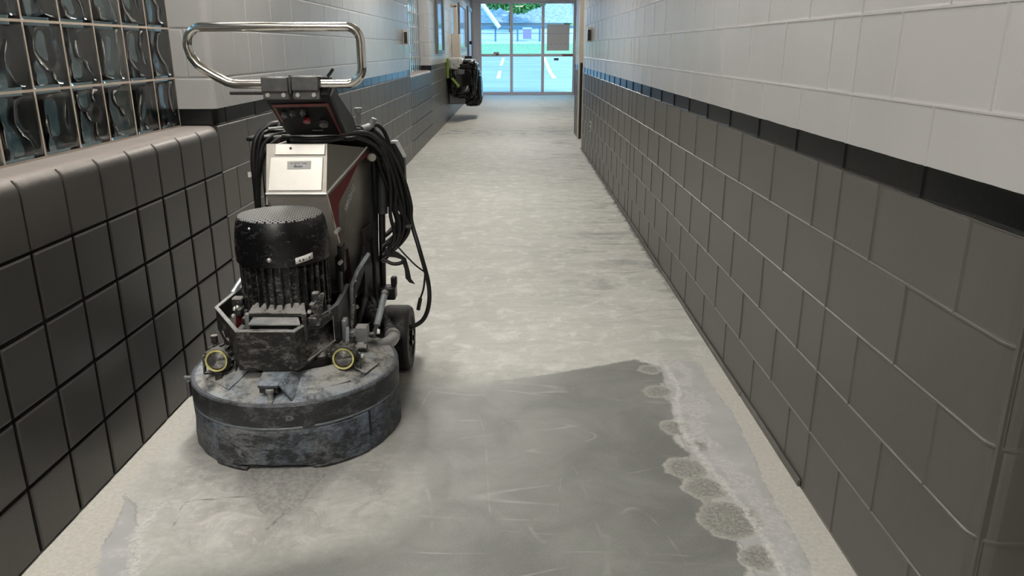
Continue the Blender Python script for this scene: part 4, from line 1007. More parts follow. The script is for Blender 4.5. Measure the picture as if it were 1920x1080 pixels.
# work lights
def work_light(x, y, z, yaw):
    mb = MB(); r = 0.0335
    mb.lathe([(0.002, 0.078), (0.026, 0.074), (0.042, 0.058), (0.046, 0.040), (0.045, 0.014), (0.042, 0.004), (0.0385, -0.006)], (0, 0, 0), axis='y', seg=28, cap=False)
    for k in range(14):
        a = 2*PI*k/14; mb.box((0.046*math.cos(a)-0.004, 0.012, 0.046*math.sin(a)-0.004), (0.046*math.cos(a)+0.004, 0.052, 0.046*math.sin(a)+0.004))
    ring = MB().lathe([(0.0315, -0.012), (0.0365, -0.014), (0.0375, -0.010), (0.036, -0.004), (0.0305, -0.004)], (0, 0, 0), axis='y', seg=36, cap=False)
    lens = MB().lathe([(0.0005, -0.012), (0.014, -0.011), (0.022, -0.0085), (0.0315, -0.006)], (0, 0, 0), axis='y', seg=28, cap=False)
    yoke = MB().box((-0.012, 0.0, -0.075), (0.012, 0.03, -0.044)).box((-0.056, 0.018, -0.054), (0.056, 0.034, -0.046)).box((-0.056, 0.018, -0.05), (-0.049, 0.034, 0.012)).box((0.049, 0.018, -0.05), (0.056, 0.034, 0.012))
    nut = MB().hexbolt((0.056, 0.026, 0.0), (1, 0, 0), 0.008, 0.008)
    R_ = Matrix.Rotation(yaw, 4, 'Z') @ Matrix.Rotation(math.radians(-8), 4, 'X'); T = Matrix.Translation((x, y, z)) @ R_
    for q in (mb, ring, lens, yoke, nut): q.v = [tuple(T @ Vector(v)) for v in q.v]
    h = obj('work_light', mb, M['apron'], G)
    obj('lens_ring', ring, M['yellow'], h); obj('lens', lens, M['lens'], h); obj('yoke', yoke, M['castdust'], h, bevel=0.002); obj('yoke_nut', nut, M['bolt'], h)
work_light(-1.013, 2.40, 0.335, math.radians(4)); work_light(-0.599, 2.46, 0.318, math.radians(4))
obj('light_post', MB().cyl((-1.03, 2.44, 0.285), (-1.03, 2.44, 0.40), 0.007, 10).cyl((-1.03, 2.44, 0.385), (-1.03, 2.44, 0.41), 0.012, 8), M['castdust'], G)
obj('light_post', MB().cyl((-0.60, 2.52, 0.29), (-0.60, 2.55, 0.40), 0.007, 10), M['zinc'], G)

# motor
MX, MY = -0.806, 2.566
mt = obj('motor', MB().lathe([(0.12, 0.42), (0.125, 0.47), (0.128, 0.52), (0.128, 0.665)], (MX, MY, 0), seg=48, cap=False), M['motor'], G)
for k in range(34):
    a = 2*PI*(k+0.5)/34; d = Vector((math.cos(a), math.sin(a), 0)); n = Vector((-d.y, d.x, 0))*0.0022
    c = Vector((MX, MY, 0)); zb = 0.465 if k % 5 else 0.50
    fin = MB().prism([c+d*0.124-n+Vector((0, 0, zb)), c+d*0.149-n+Vector((0, 0, zb+0.01)), c+d*0.149-n+Vector((0, 0, 0.662)), c+d*0.124-n+Vector((0, 0, 0.662))], n*2)
    obj('cooling_fin', fin, M['motor'], mt)
cowl = obj('fan_cowl', MB().lathe([(0.151, 0.652), (0.1565, 0.655), (0.1575, 0.69), (0.155, 0.74), (0.1475, 0.785), (0.1405, 0.800), (0.134, 0.803)], (MX, MY, 0), seg=64, cap=False), M['cowl'], mt)
obj('fan_grille', MB().lathe([(0.1395, 0.8005), (0.1385, 0.8055), (0.12, 0.809), (0.001, 0.811)], (MX, MY, 0), seg=64, cap=False), M['grille'], mt)
obj('cowl_screw', MB().sphere((-0.806, MY-0.158, 0.683), 0.008, 8), M['bolt'], cowl)
obj('cowl_screw', MB().sphere((-0.865, MY-0.146, 0.785), 0.004, 8), M['bolt'], cowl)
def cowl_pt(a, r, z): a = math.radians(a); return Vector((MX+r*math.cos(a), MY+r*math.sin(a), z))
lb = MB(); n = 6
for i in range(n+1):
    a = -60+23*i/n; z = 0.663+0.010*i/n
    lb.v += [tuple(cowl_pt(a, 0.1583, z)), tuple(cowl_pt(a, 0.1583, z+0.021))]
lb.f = [(i*2, i*2+2, i*2+3, i*2+1) for i in range(n)]; lb.m = [0]*n
pl_ = obj('name_plate', lb, M['white_label'], cowl, solid=0.0015)
for a, z in ((-55, 0.674), (-50.5, 0.675), (-42, 0.679)):
    obj('print_mark', MB().sphere(cowl_pt(a, 0.1592, z), 0.0042, 6, sq=(0.6, 0.6, 1)), M['blackplastic'], pl_)
# flange, clamp screws and drive casing round the foot of the motor
obj('motor_flange', MB().lathe([(0.125, 0.46), (0.160, 0.455), (0.165, 0.445), (0.165, 0.425), (0.14, 0.415), (0.145, 0.36), (0.17, 0.32)], (MX, MY, 0), seg=8, a0=0.2, a1=0.2+2*PI, cap=False), M['castdust'], mt, bevel=0.004)
for a in (-150, -128, -58, -35, -10, 170):
    fb = MB(); p = cowl_pt(a, 0.150, 0.455); fb.cyl(p, p+Vector((0, 0, 0.030)), 0.005, 8).cyl(p+Vector((0, 0, 0.018)), p+Vector((0, 0, 0.028)), 0.009, 6)
    obj('clamp_screw', fb, M['alu'], mt)
for a_, b_ in (((-0.972, 2.475, 0.50), (-0.935, 2.51, 0.53)), ((-0.962, 2.46, 0.47), (-0.935, 2.49, 0.497)), ((-0.70, 2.44, 0.49), (-0.668, 2.475, 0.522)), ((-0.685, 2.43, 0.530), (-0.662, 2.455, 0.565)), ((-0.70, 2.415, 0.455), (-0.67, 2.45, 0.482)), ((-0.925, 2.425, 0.450), (-0.895, 2.45, 0.478))):
    obj('clamp_lug', MB().box(a_, b_), M['castdust'], mt, bevel=0.005)
cs = MB().prism([(-0.885, 2.45, 0.525), (-0.715, 2.45, 0.525), (-0.70, 2.405, 0.502), (-0.895, 2.405, 0.502)], (0, 0, -0.014))
obj('drive_casing', cs, M['castdust'], mt, bevel=0.003)
obj('casing_plate', MB().prism([(-0.875, 2.425, 0.497), (-0.735, 2.425, 0.497), (-0.715, 2.385, 0.470), (-0.89, 2.385, 0.470)], (0, 0, -0.007)), M['alu'], mt, bevel=0.002)
obj('casing_recess', MB().box((-0.885, 2.40, 0.33), (-0.725, 2.45, 0.462)), M['blackplastic'], mt, bevel=0.004)
obj('terminal_ledge', MB().box((-0.86, 2.388, 0.440), (-0.76, 2.402, 0.448)), M['castdust'], mt, bevel=0.002)
obj('casing_post', MB().box((-0.905, 2.40, 0.40), (-0.89, 2.42, 0.50)), M['alu'], mt, bevel=0.002)
obj('casing_post', MB().box((-0.715, 2.40, 0.40), (-0.70, 2.42, 0.50)), M['castdust'], mt, bevel=0.002)
obj('slanted_guard', MB().prism([(-0.685, 2.42, 0.52), (-0.655, 2.44, 0.56), (-0.645, 2.44, 0.56), (-0.66, 2.42, 0.45), (-0.675, 2.42, 0.45)], (0, 0.01, 0)), M['motor'], mt, bevel=0.002)
obj('red_fitting', MB().cyl((-0.965, 2.51, 0.41), (-0.955, 2.50, 0.47), 0.015, 10), M['red'], mt)
for p in ((-0.955, 2.455, 0.50), (-0.962, 2.455, 0.475), (-0.935, 2.43, 0.515), (-0.69, 2.41, 0.505)): obj('acorn_nut', MB().sphere(p, 0.0075, 6), M['bolt'], mt)

# cabinet
def poly(mb, pts, m=0): mb.add(pts, [tuple(range(len(pts)))], m)
def mx(p): return (-1.59-p[0], p[1], p[2])
B = (-0.686, 2.74, 0.841); C_ = (-0.685, 2.80, 1.012); D = (-0.585, 3.02, 0.971); E_ = (-0.664, 2.90, 0.474); F_ = (-0.606, 3.05, 0.40); Fb = (-0.655, 2.925, 0.38)
C2 = (-0.665, 2.86, 1.013); T2 = (-0.62, 3.02, 1.005)
cb_ = MB()
poly(cb_, [mx(B), B, C_, mx(C_)]); poly(cb_, [mx(E_), E_, B, mx(B)]); poly(cb_, [mx(C_), C_, D, mx(D)], 1)
for f_ in (lambda p: p, mx): poly(cb_, [f_(B), f_(D), f_(C_)], 1)
poly(cb_, [D, F_, mx(F_), mx(D)]); poly(cb_, [mx(Fb), Fb, E_, mx(E_)]); poly(cb_, [F_, Fb, mx(Fb), mx(F_)])
poly(cb_, [mx(B), mx(E_), mx(Fb), mx(F_), mx(D)])
cab = obj('cabinet', cb_, [M['steel'], M['steel_top']], G, bevel=0.003)
sd = Vector((-0.94758724, 0.31078182, 0.07411531))*-1
side = MB(); poly(side, [Vector(p)+sd*0.0004 for p in (B, E_, Fb, F_, D)])
obj('side_panel', side, M['steel_side'], cab, solid=0.003)
def sp(x, y, z, o=0.0035): return Vector((x, y, z))+sd*o
obj('red_chevron', MB().prism([sp(-0.5865, 3.0175, 0.962), sp(-0.5843, 3.03, 0.938), sp(-0.6086, 2.958, 0.927), sp(-0.639, 2.884, 0.852), sp(-0.6649, 2.8185, 0.795), sp(-0.6700, 2.815, 0.735), sp(-0.6715, 2.832, 0.640), sp(-0.6835, 2.776, 0.745), sp(-0.6855, 2.7455, 0.829)], sd*0.0008), M['red'], cab)
edge = MB().tube([Vector(B)+Vector((0.001, -0.001, 0.001)), Vector(D)+Vector((0.0, -0.002, 0.002))], 0.0042, 8, smooth=False)
edge.tube([Vector(B)+Vector((0.001, -0.001, 0)), Vector(E_)+Vector((0.001, -0.001, 0))], 0.0035, 8, smooth=False)
obj('bright_edge', edge, M['bolt'], cab)
text_part('lettering', 'SBRONZ', 0.030, M['decal_letter'], cab, sp(-0.650, 2.857, 0.748, 0.0042), Vector((0.0317, 0.0735, 0.098)), Vector((-0.03, -0.09, 0.035)), bold=0.0008, shear=0.25, sx=0.95)
# pale door on the nose
nrm_ = Vector((0, -(1.012-0.841), 0.06)).normalized(); upv = Vector((0, 0.06, 0.171)).normalized()
def np_(x, s, o): return Vector((x, 2.74, 0.841))+upv*s+nrm_*o
pd = MB().prism([np_(-0.896, 0.010, 0.001), np_(-0.702, 0.010, 0.001), np_(-0.698, 0.132, 0.001), np_(-0.888, 0.132, 0.001)], nrm_*0.005)
pdo = obj('cabinet_door', pd, M['panel'], cab, bevel=0.002)
obj('top_flap', MB().prism([np_(-0.873, 0.140, 0.001), np_(-0.692, 0.140, 0.001), np_(-0.690, 0.178, 0.001), np_(-0.870, 0.178, 0.001)], nrm_*0.006), M['panel'], cab, bevel=0.002)
obj('flap_hole', MB().cyl(np_(-0.815, 0.163, 0.0065), np_(-0.815, 0.163, 0.0078), 0.005, 12), M['blackplastic'], cab)
obj('door_ledge', MB().prism([np_(-0.905, -0.003, 0.0), np_(-0.685, -0.003, 0.0), np_(-0.685, 0.003, 0.0), np_(-0.905, 0.003, 0.0)], nrm_*0.006), M['bolt'], cab)
lab = obj('door_label', MB().prism([np_(-0.827, 0.086, 0.0065), np_(-0.742, 0.088, 0.0065), np_(-0.740, 0.118, 0.0065), np_(-0.827, 0.116, 0.0065)], nrm_*0.0006), M['grey_label'], pdo)
text_part('lettering', 'IF 14FTZ TMRL', 0.0095, M['ink'], lab, np_(-0.784, 0.105, 0.0073), (1, 0, 0), upv, align='CENTER', extrude=0.0002)
text_part('lettering', 'Bloom', 0.0115, M['ink'], lab, np_(-0.787, 0.094, 0.0073), (1, 0, 0), upv, align='CENTER', extrude=0.0002, bold=0.0003)
obj('left_edge_strip', MB().prism([(-0.909, 2.745, 0.80), (-0.901, 2.742, 0.80), (-0.897, 2.80, 0.985), (-0.905, 2.803, 0.985)], (0, -0.004, 0)), M['bolt'], cab)
for p in ((-0.640, 2.70, 0.72), (-0.640, 2.72, 0.60)): obj('side_bolt', MB().hexbolt(p, (0, -1, 0), 0.008, 0.05), M['bolt'], cab)
obj('lower_housing', MB().box((-0.93, 2.74, 0.33), (-0.665, 3.02, 0.47)).box((-0.665, 2.70, 0.46), (-0.648, 2.75, 0.62)), M['chassis'], G, bevel=0.01)
obj('side_bracket', MB().box((-0.652, 2.695, 0.56), (-0.630, 2.735, 0.66)), M['chassis'], G, bevel=0.004)

# rear frame, mast and chassis plates
fr = MB()
fr.box((-1.01, 3.03, 0.30), (-0.585, 3.10, 1.0))
fr.box((-0.605, 3.03, 0.30), (-0.578, 3.12, 1.03)).box((-1.01, 3.03, 0.30), (-0.98, 3.12, 1.03))
fr.box((-1.0, 2.86, 1.014), (-0.60, 3.06, 1.030))
rear = obj('rear_frame', fr, M['chassis'], G, bevel=0.006)
obj('post', MB().tube([(-0.549, 3.12, 0.915), (-0.571, 3.12, 0.345)], 0.014, 14, smooth=False), M['blackplastic'], G)
obj('post_sleeve', MB().tube([(-0.545, 3.117, 0.90), (-0.5535, 3.117, 0.69)], 0.0205, 16, smooth=False), M['consoleside'], G, bevel=0.002)
obj('post', MB().tube([(-0.574, 3.10, 0.95), (-0.600, 3.10, 0.34)], 0.015, 14, smooth=False), M['blackplastic'], G)
obj('post_collar', MB().box((-0.585, 3.06, 0.33), (-0.51, 3.12, 0.385)).box((-0.53, 3.08, 0.385), (-0.505, 3.11, 0.425)), M['chassis'], G, bevel=0.006)
strut = obj('gas_strut', MB().tube([STRUT0, STRUT1], 0.0135, 14, smooth=False), M['zinc'], G)
obj('strut_rod', MB().tube([STRUT1, STRUT2], 0.007, 10, smooth=False), M['clamp'], strut)
obj('strut_end', MB().sphere(STRUT0, 0.016, 8), M['castdust'], strut)
# slanting bright arm and side plate with cut-outs
obj('side_arm', MB().tube(ARM, 0.008, 10, smooth=False), M['zinc'], G)
pm_ = MB()
def spl(u, z):   # side chassis plate frame, running back along the machine
    return Vector((-0.640+0.058*u, 2.80+0.28*u, z))
strips = [[(0, 0.26), (0.08, 0.26), (0.10, 0.46), (0, 0.46)], [(0, 0.26), (1.0, 0.22), (1.0, 0.25), (0.05, 0.29)], [(0.9, 0.22), (1.0, 0.22), (1.0, 0.66), (0.9, 0.66)],
          [(0.05, 0.28), (0.16, 0.28), (0.66, 0.42), (0.55, 0.44)], [(0.50, 0.43), (0.62, 0.43), (0.95, 0.26), (0.86, 0.25)], [(0.42, 0.38), (0.70, 0.38), (0.74, 0.50), (0.66, 0.64), (0.55, 0.64), (0.46, 0.50)],
          [(0.50, 0.60), (1.0, 0.62), (1.0, 0.67), (0.46, 0.66)], [(0.10, 0.42), (0.46, 0.50), (0.46, 0.56), (0.06, 0.46)]]
for s_ in strips: pm_.prism([spl(u, z) for u, z in s_], (0.010, -0.002, 0))
obj('chassis_plate', pm_, M['chassis'], G, bevel=0.0015)
obj('inner_guard', MB().box((-0.665, 2.86, 0.30), (-0.655, 3.02, 0.60)), simple('deep_red_guard', (0.05, 0.006, 0.005), 0.5), G)
for p in ((-0.632, 2.84, 0.425), (-0.628, 2.85, 0.375), (-0.630, 2.845, 0.485)): obj('plate_bolt', MB().hexbolt(p, (0.3, -1, 0), 0.009, 0.010), M['bolt'], G)
# linkage blocks on the deck, right side
lk = MB().box((-0.590, 2.62, 0.31), (-0.545, 2.665, 0.372)).box((-0.585, 2.60, 0.285), (-0.555, 2.63, 0.315)).box((-0.64, 2.62, 0.30), (-0.62, 2.66, 0.40)).box((-0.655, 2.66, 0.30), (-0.60, 2.70, 0.34))
obj('linkage_block', lk, M['alu'], G, bevel=0.005)
obj('linkage_pin', MB().cyl((-0.60, 2.64, 0.33), (-0.53, 2.66, 0.33), 0.010, 12).cyl((-0.59, 2.60, 0.30), (-0.545, 2.60, 0.30), 0.014, 12).tube([(-0.615, 2.74, 0.42), (-0.62, 2.70, 0.34)], 0.008, 8, smooth=False), M['castdust'], G)

# wheels
def wheel(x0, x1, cy, r, name='wheel'):
    w_ = x1-x0; s = 1 if x1 > CX else -1
    pr_ = [(0.03, 0.004), (r*0.62, 0.004), (r*0.66, 0.0), (r*0.93, 0.002), (r*0.985, 0.012), (r, 0.022), (r, w_-0.022), (r*0.985, w_-0.012), (r*0.93, w_-0.002), (r*0.66, w_), (r*0.62, w_-0.010), (r*0.28, w_-0.014), (0.03, w_-0.014)]
    o = obj(name, MB().lathe(pr_, (x0, cy, r+0.001), axis='x', seg=56, cap=True), M['tyre'], G)
    hub = MB(); xo = x1 if s > 0 else x0
    hub.cyl((xo-s*0.016, cy, r), (xo+s*0.004, cy, r), 0.032, 20).cyl((xo, cy, r), (xo+s*0.012, cy, r), 0.014, 6)
    for k in range(5):
        a = 2*PI*k/5+0.3; p = (xo-s*0.012, cy+0.055*math.cos(a), r+0.055*math.sin(a)); hub.cyl(p, (p[0]+s*0.008, p[1], p[2]), 0.009, 8)
    obj('hub', hub, M['chassis'], o)
    return o
wheel(-0.575, -0.455, 3.12, 0.141); wheel(-1.155, -1.035, 3.12, 0.141)
obj('axle', MB().cyl((-1.06, 3.12, 0.142), (-0.55, 3.12, 0.142), 0.016, 14).box((-1.0, 3.04, 0.12), (-0.61, 3.14, 0.31)), M['chassis'], G)
# corrugated dust hose and its elbow
hp = [Vector(p) for p in ((-0.64, 2.98, 0.36), (-0.605, 2.97, 0.315), (-0.565, 2.96, 0.285), (-0.53, 2.94, 0.255), (-0.507, 2.91, 0.235))]
hs_ = MB(); hs_.tube(hp, 0.034, 16)
hsm = MB().tube(hp, 0.028, 16, n_per=14)
ns = 16; rings = len(hsm.v)//ns
for i in range(rings):
    c = sum((Vector(v) for v in hsm.v[i*ns:(i+1)*ns]), Vector())/ns; k = 1.0+(0.10 if i % 4 < 2 else -0.06)
    for j in range(ns): hsm.v[i*ns+j] = tuple(c+(Vector(hsm.v[i*ns+j])-c)*k)
hose = obj('dust_hose', hsm, M['hose'], G, sharp=60)
obj('hose_elbow', MB().tube([(-0.500, 2.91, 0.235), (-0.497, 2.86, 0.232), (-0.513, 2.79, 0.240), (-0.545, 2.73, 0.255)], 0.025, 16).tube([(-0.503, 2.905, 0.236), (-0.499, 2.885, 0.234)], 0.031, 16, smooth=False), M['alu'], hose)

# console with controls
K_ = [(-0.838, 2.600, 1.192), (-0.622, 2.600, 1.197), (-0.618, 2.800, 1.045), (-0.828, 2.800, 1.045)]      # overhanging face, top left first
up_ = (Vector(K_[0])-Vector(K_[3])); fn_ = Vector((0, -0.145, -0.2)).normalized()
back = Vector((0, 0.075, 0.055))
ck = MB().prism(K_, back)
ck.prism([(-0.612, 2.66, 1.215), (-0.612, 2.61, 1.19), (-0.608, 2.80, 1.045), (-0.596, 2.92, 1.05), (-0.60, 2.88, 1.10)], (-0.012, 0, 0), 1)
con = obj('console', ck, [M['console'], M['consoleside']], G, bevel=0.005)
def kp(u, v, o=0.002):   # u across 0..1, v down 0..1 on the face
    a = Vector(K_[0]).lerp(Vector(K_[1]), u); b = Vector(K_[3]).lerp(Vector(K_[2]), u); return a.lerp(b, v)+fn_*o
obj('control_face', MB().prism([kp(0.06, 0.20, 0.0), kp(0.94, 0.20, 0.0), kp(0.94, 1.0, 0.0), kp(0.06, 1.0, 0.0)], fn_*0.0022), M['console_face'], con)
rf = MB()
rf.prism([kp(0.05, 0.195, 0.0022), kp(0.95, 0.195, 0.0022), kp(0.93, 0.265, 0.0022), kp(0.09, 0.265, 0.0022)], fn_*0.0012)
rf.prism([kp(0.05, 0.20, 0.0022), kp(0.10, 0.26, 0.0022), kp(0.085, 0.64, 0.0022), kp(0.05, 0.64, 0.0022)], fn_*0.0012)
rf.prism([kp(0.90, 0.26, 0.0022), kp(0.95, 0.20, 0.0022), kp(0.95, 0.97, 0.0022), kp(0.925, 0.97, 0.0022)], fn_*0.0012)
obj('red_border', rf, M['red'], con)
for u, v, r in ((0.18, 0.42, 0.010), (0.33, 0.38, 0.010), (0.50, 0.36, 0.0095), (0.74, 0.66, 0.0155)):
    p = kp(u, v); obj('rotary_knob', MB().cyl(p, p+fn_*0.014, r, 16).box(p+fn_*0.016-Vector((0.0022, 0.006, 0.006)), p+fn_*0.016+Vector((0.0022, 0.006, 0.006))), M['clamp'], con, bevel=0.001)
p = kp(0.51, 0.53); obj('stop_button', MB().cyl(p, p+fn_*0.012, 0.007, 16).cyl(p+fn_*0.010, p+fn_*0.020, 0.0125, 20), M['redknob'], con, bevel=0.002)
p = kp(0.58, 0.85); obj('key_tag', MB().box(p-Vector((0.018, 0.002, 0.002))+fn_*0.003, p+Vector((0.018, 0.002, 0.002))+fn_*0.003), M['clamp'], con)
# clamps that hold the handle
for x0, x1, dz in ((-0.836, -0.748, 0.0), (-0.737, -0.648, 0.003)):
    c1 = MB().box((x0, 2.585, 1.205+dz), (x1, 2.655, 1.252+dz)).box((x0, 2.596, 1.180), (x1, 2.612, 1.208+dz))
    cc = obj('handle_clamp', c1, M['clamp'], G, bevel=0.004)
    for x in (x0+0.018, x1-0.018):
        obj('clamp_bolt', MB().hexbolt((x, 2.596, 1.195), (0, -1, 0), 0.0075, 0.006), M['bolt'], cc); obj('clamp_bolt', MB().hexbolt((x, 2.605, 1.252+dz), (0, 0, 1), 0.0055, 0.004), M['bolt'], cc)
obj('clamp_strap', MB().box((-0.745, 2.590, 1.20), (-0.740, 2.60, 1.258)), M['clamp'], G)
obj('lever_rod', MB().cyl((-0.955, 2.63, 1.199), (-0.83, 2.63, 1.199), 0.0055, 10), M['blackplastic'], G)
obj('release_lever', MB().cyl((-0.65, 2.63, 1.245), (-0.622, 2.64, 1.247), 0.008, 10).tube([(-0.632, 2.64, 1.248), (-0.618, 2.635, 1.262), (-0.606, 2.63, 1.276)], 0.0055, 8), M['chassis'], G, bevel=0.001)
# loop handle
HY = 2.62
xl, xr, zt, zb_ = -1.074, -0.508, 1.408, 1.2285
hpth = []
def arc(cx, cz, r, a0, a1, n=8):
    for k in range(n+1):
        a = math.radians(a0+(a1-a0)*k/n); hpth.append((cx+r*math.cos(a), HY, cz+r*math.sin(a)))
arc(xr-0.045, zt-0.045, 0.045, 90, 0); arc(xr-0.055, zb_+0.055, 0.055, 0, -90)
hpth.append((-0.75, HY, zb_))
hpth += [(-0.915, HY, zb_), (-0.935, HY, zb_+0.001)]
hpth += [(-0.955, HY, zb_+0.006), (-0.99, HY, zb_+0.024), (-1.02, HY, zb_+0.042), (-1.048, HY, zb_+0.062), (-1.066, HY, zb_+0.088), (xl, HY, zb_+0.118)]
arc(xl+0.055, zt-0.055, 0.055, 180, 90)
hpth.append((-0.80, HY, zt))
obj('handle', MB().tube(hpth, 0.0148, 20, smooth=False, closed=True), M['chrome'], G, sharp=60)

# cable outlets and knobs at the right back of the console
kn = MB().cyl((-0.606, 3.0, 1.06), (-0.606, 3.0, 1.11), 0.010, 12).cyl((-0.606, 3.0, 1.105), (-0.606, 3.0, 1.125), 0.016, 14).cyl((-0.575, 3.08, 1.045), (-0.56, 3.08, 1.078), 0.012, 12).cyl((-0.60, 3.02, 1.04), (-0.575, 3.05, 1.05), 0.014, 12)
obj('cable_gland', kn, M['alu'], G, bevel=0.002)
obj('round_plug', MB().cyl((-0.572, 3.02, 0.935), (-0.562, 3.0, 0.935), 0.016, 18), simple('pale_plug', (0.45, 0.43, 0.36), 0.5), G, bevel=0.003)
obj('rear_case', MB().prism([(-0.585, 3.20, 0.965), (-0.497, 3.20, 0.972), (-0.468, 3.20, 0.908), (-0.468, 3.20, 0.70), (-0.585, 3.20, 0.70)], (0, 0.05, 0)), M['blackplastic'], G, bevel=0.004)
obj('case_edge', MB().prism([(-0.520, 3.197, 0.975), (-0.496, 3.197, 0.975), (-0.464, 3.197, 0.908), (-0.470, 3.197, 0.908), (-0.500, 3.197, 0.966), (-0.520, 3.197, 0.966)], (0, 0.05, 0)), M['edge'], G)
CAB = {
 'R1': ([(-0.665,2.95,1.043),(-0.598,3.02,1.036),(-0.548,3.1,0.99),(-0.499,3.15,0.905),(-0.462,3.16,0.805),(-0.443,3.16,0.715),(-0.443,3.16,0.647),(-0.407,3.12,0.53),(-0.374,3.1,0.396),(-0.372,3.08,0.308),(-0.4,3.08,0.236),(-0.458,3.08,0.204),(-0.53,3.10,0.205)], 0.0095),
 'T1': ([(-0.856,2.84,1.034),(-0.754,2.82,1.026),(-0.662,2.84,1.03),(-0.600,2.95,1.015),(-0.550,3.05,0.965),(-0.512,3.1,0.869),(-0.488,3.12,0.756),(-0.467,3.12,0.656),(-0.5,3.12,0.565),(-0.56,3.1,0.517)], 0.0095),
 'T2': ([(-0.82,2.82,1.020),(-0.697,2.81,1.022),(-0.625,2.9,1.035),(-0.574,3.0,1.025),(-0.531,3.08,0.961),(-0.5,3.12,0.877),(-0.478,3.14,0.775),(-0.47,3.14,0.685),(-0.505,3.12,0.599),(-0.56,3.1,0.554)], 0.0105),
 'R2': ([(-0.644,3.0,1.052),(-0.578,3.08,1.035),(-0.533,3.14,0.975),(-0.494,3.17,0.89),(-0.465,3.17,0.79),(-0.457,3.17,0.679),(-0.48,3.15,0.592),(-0.524,3.12,0.53),(-0.566,3.1,0.489)], 0.010),
 'R3': ([(-0.612,3.03,1.01),(-0.566,3.06,0.95),(-0.540,3.08,0.861),(-0.509,3.1,0.76),(-0.466,3.12,0.678),(-0.453,3.14,0.617),(-0.487,3.14,0.56),(-0.55,3.12,0.507)], 0.009),
 'R4': ([(-0.573,3.08,1.045),(-0.553,3.1,1.05),(-0.531,3.14,1.013),(-0.511,3.16,0.925),(-0.498,3.15,0.839),(-0.514,3.13,0.734),(-0.496,3.12,0.644),(-0.518,3.1,0.581),(-0.56,3.1,0.55)], 0.0085),
 'R5': ([(-0.567,3.08,1.041),(-0.565,3.08,0.995),(-0.527,3.07,0.915),(-0.508,3.07,0.807),(-0.515,3.07,0.698),(-0.504,3.08,0.609),(-0.528,3.08,0.541)], 0.0075),
 'R6': ([(-0.60,3.04,1.04),(-0.55,3.06,0.99),(-0.515,3.08,0.90),(-0.492,3.09,0.80),(-0.497,3.09,0.72),(-0.484,3.10,0.65),(-0.50,3.10,0.58),(-0.55,3.1,0.53)], 0.009),
 'R7': ([(-0.62,3.06,1.03),(-0.57,3.12,1.0),(-0.52,3.17,0.93),(-0.483,3.18,0.85),(-0.463,3.18,0.76),(-0.47,3.17,0.70),(-0.52,3.15,0.62),(-0.57,3.12,0.58)], 0.010),
 'L1': ([(-0.80,2.93,1.06),(-0.89,2.9,1.074),(-0.935,2.88,1.055),(-0.96,2.86,1.02),(-0.974,2.85,0.947),(-0.975,2.85,0.858),(-0.975,2.85,0.746),(-0.972,2.86,0.60),(-0.96,2.88,0.50)], 0.0125),
 'L2': ([(-0.78,2.9,1.045),(-0.886,2.88,1.050),(-0.92,2.85,1.048),(-0.937,2.835,1.022),(-0.949,2.83,0.968),(-0.962,2.83,0.899),(-0.972,2.84,0.827)], 0.0075),
 'L3': ([(-0.795,2.86,1.030),(-0.852,2.84,1.032),(-0.887,2.82,1.013),(-0.913,2.80,0.983),(-0.94,2.82,0.932),(-0.958,2.83,0.849),(-0.968,2.84,0.78)], 0.0075),
 'L4': ([(-0.779,2.88,1.050),(-0.857,2.85,1.046),(-0.901,2.83,1.030),(-0.927,2.82,0.998),(-0.936,2.81,0.95),(-0.955,2.82,0.889),(-0.965,2.83,0.84)], 0.006),
 'thin1': ([(-0.530,3.1,0.575),(-0.508,3.1,0.567),(-0.466,3.1,0.517),(-0.423,3.1,0.471),(-0.386,3.105,0.440)], 0.0035),
 'thin2': ([(-0.386,3.105,0.440),(-0.390,3.1,0.40),(-0.396,3.1,0.365),(-0.41,3.1,0.325)], 0.0042),
}
for k, (pts, r) in CAB.items(): obj('cable', MB().tube(pts, r, 10, n_per=7), M['cable'], G, sharp=60)
obj('cable_ferrule', MB().cyl((-0.409, 3.1, 0.328), (-0.421, 3.1, 0.275), 0.0085, 10), M['blackplastic'], G)
obj('hanging_strap', MB().prism([(-0.545,3.09,0.512),(-0.506,3.09,0.508),(-0.482,3.09,0.500),(-0.470,3.09,0.455),(-0.468,3.09,0.418),(-0.452,3.09,0.398),(-0.428,3.09,0.392),(-0.444,3.09,0.415),(-0.450,3.09,0.455),(-0.462,3.09,0.505),(-0.495,3.09,0.532),(-0.545,3.09,0.55)], (0, 0.004, 0)), M['rubber'], G, bevel=0.0015)
obj('strap_loop', MB().tube([(-0.56,3.1,0.500),(-0.52,3.09,0.482),(-0.485,3.09,0.485),(-0.470,3.09,0.500)], 0.008, 8), M['rubber'], G)
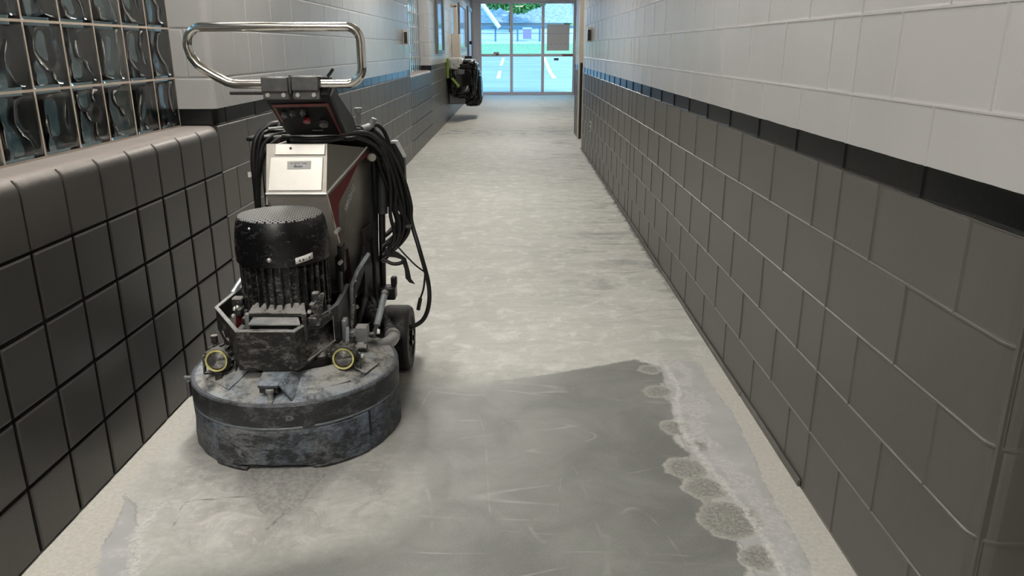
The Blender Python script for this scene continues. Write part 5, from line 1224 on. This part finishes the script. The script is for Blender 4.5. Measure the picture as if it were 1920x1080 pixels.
obj('cable_tie', MB().cyl((-0.993, 2.848, 0.893), (-0.952, 2.848, 0.890), 0.006, 8).box((-0.999, 2.842, 0.884), (-0.989, 2.854, 0.902)), M['white_label'], G)
obj('cable_tie', MB().cyl((-0.468, 3.13, 0.635), (-0.44, 3.13, 0.63), 0.010, 10), M['clamp'], G)
obj('red_wire', MB().tube([(-0.90, 2.83, 1.0), (-0.88, 2.825, 1.012), (-0.865, 2.83, 1.02)], 0.004, 8), M['redknob'], G)
for p0, p1 in (((-0.905, 2.84, 1.062), (-0.855, 2.85, 1.066)), ((-0.92, 2.83, 1.036), (-0.845, 2.84, 1.034)), ((-0.875, 2.80, 1.004), (-0.835, 2.81, 1.018)), ((-0.872, 2.86, 1.066), (-0.868, 2.86, 1.098))): obj('metal_clip', MB().cyl(p0, p1, 0.0045, 8), M['alu'], G)
# loose dust heap that fell in front of the skirt
hd = MB(); rr = np.random.default_rng(2); vs = []; nx_, ny_ = 40, 34
for j in range(ny_+1):
    for i in range(nx_+1):
        u = i/nx_; v = j/ny_; wd = 0.16*(0.35+0.65*v); x = -0.76+(u-0.5)*2*wd+0.03*(1-v); y = 1.97+0.33*v
        e = min(1, 4*min(u, 1-u))*min(1, 3*v)*min(1, 6*(1-v)+0.2)
        vs.append((x, y, -0.003+0.013*e*(0.55+0.45*v)+0.0022*rr.random()*e))
hd.add(vs, [(j*(nx_+1)+i, j*(nx_+1)+i+1, (j+1)*(nx_+1)+i+1, (j+1)*(nx_+1)+i) for j in range(ny_) for i in range(nx_)])
dustm = NT('grinding_dust'); P_ = dustm.pos()
dustm.set(color=dustm.mix(dustm.rng(dustm.noise(P_, 60, 6, 0.75), 0.38, 0.62), (0.26, 0.255, 0.24, 1), (0.40, 0.395, 0.37, 1)), rough=0.95, normal=dustm.bump(dustm.noise(P_, 140, 5, 0.7), 0.6, 0.004))
dh = obj('dust_heap', hd, dustm.mat, fix=False, sharp=60)
tag(dh, 'low heap of grey grinding dust on the floor in front of the skirt', 'dust', kind='stuff')
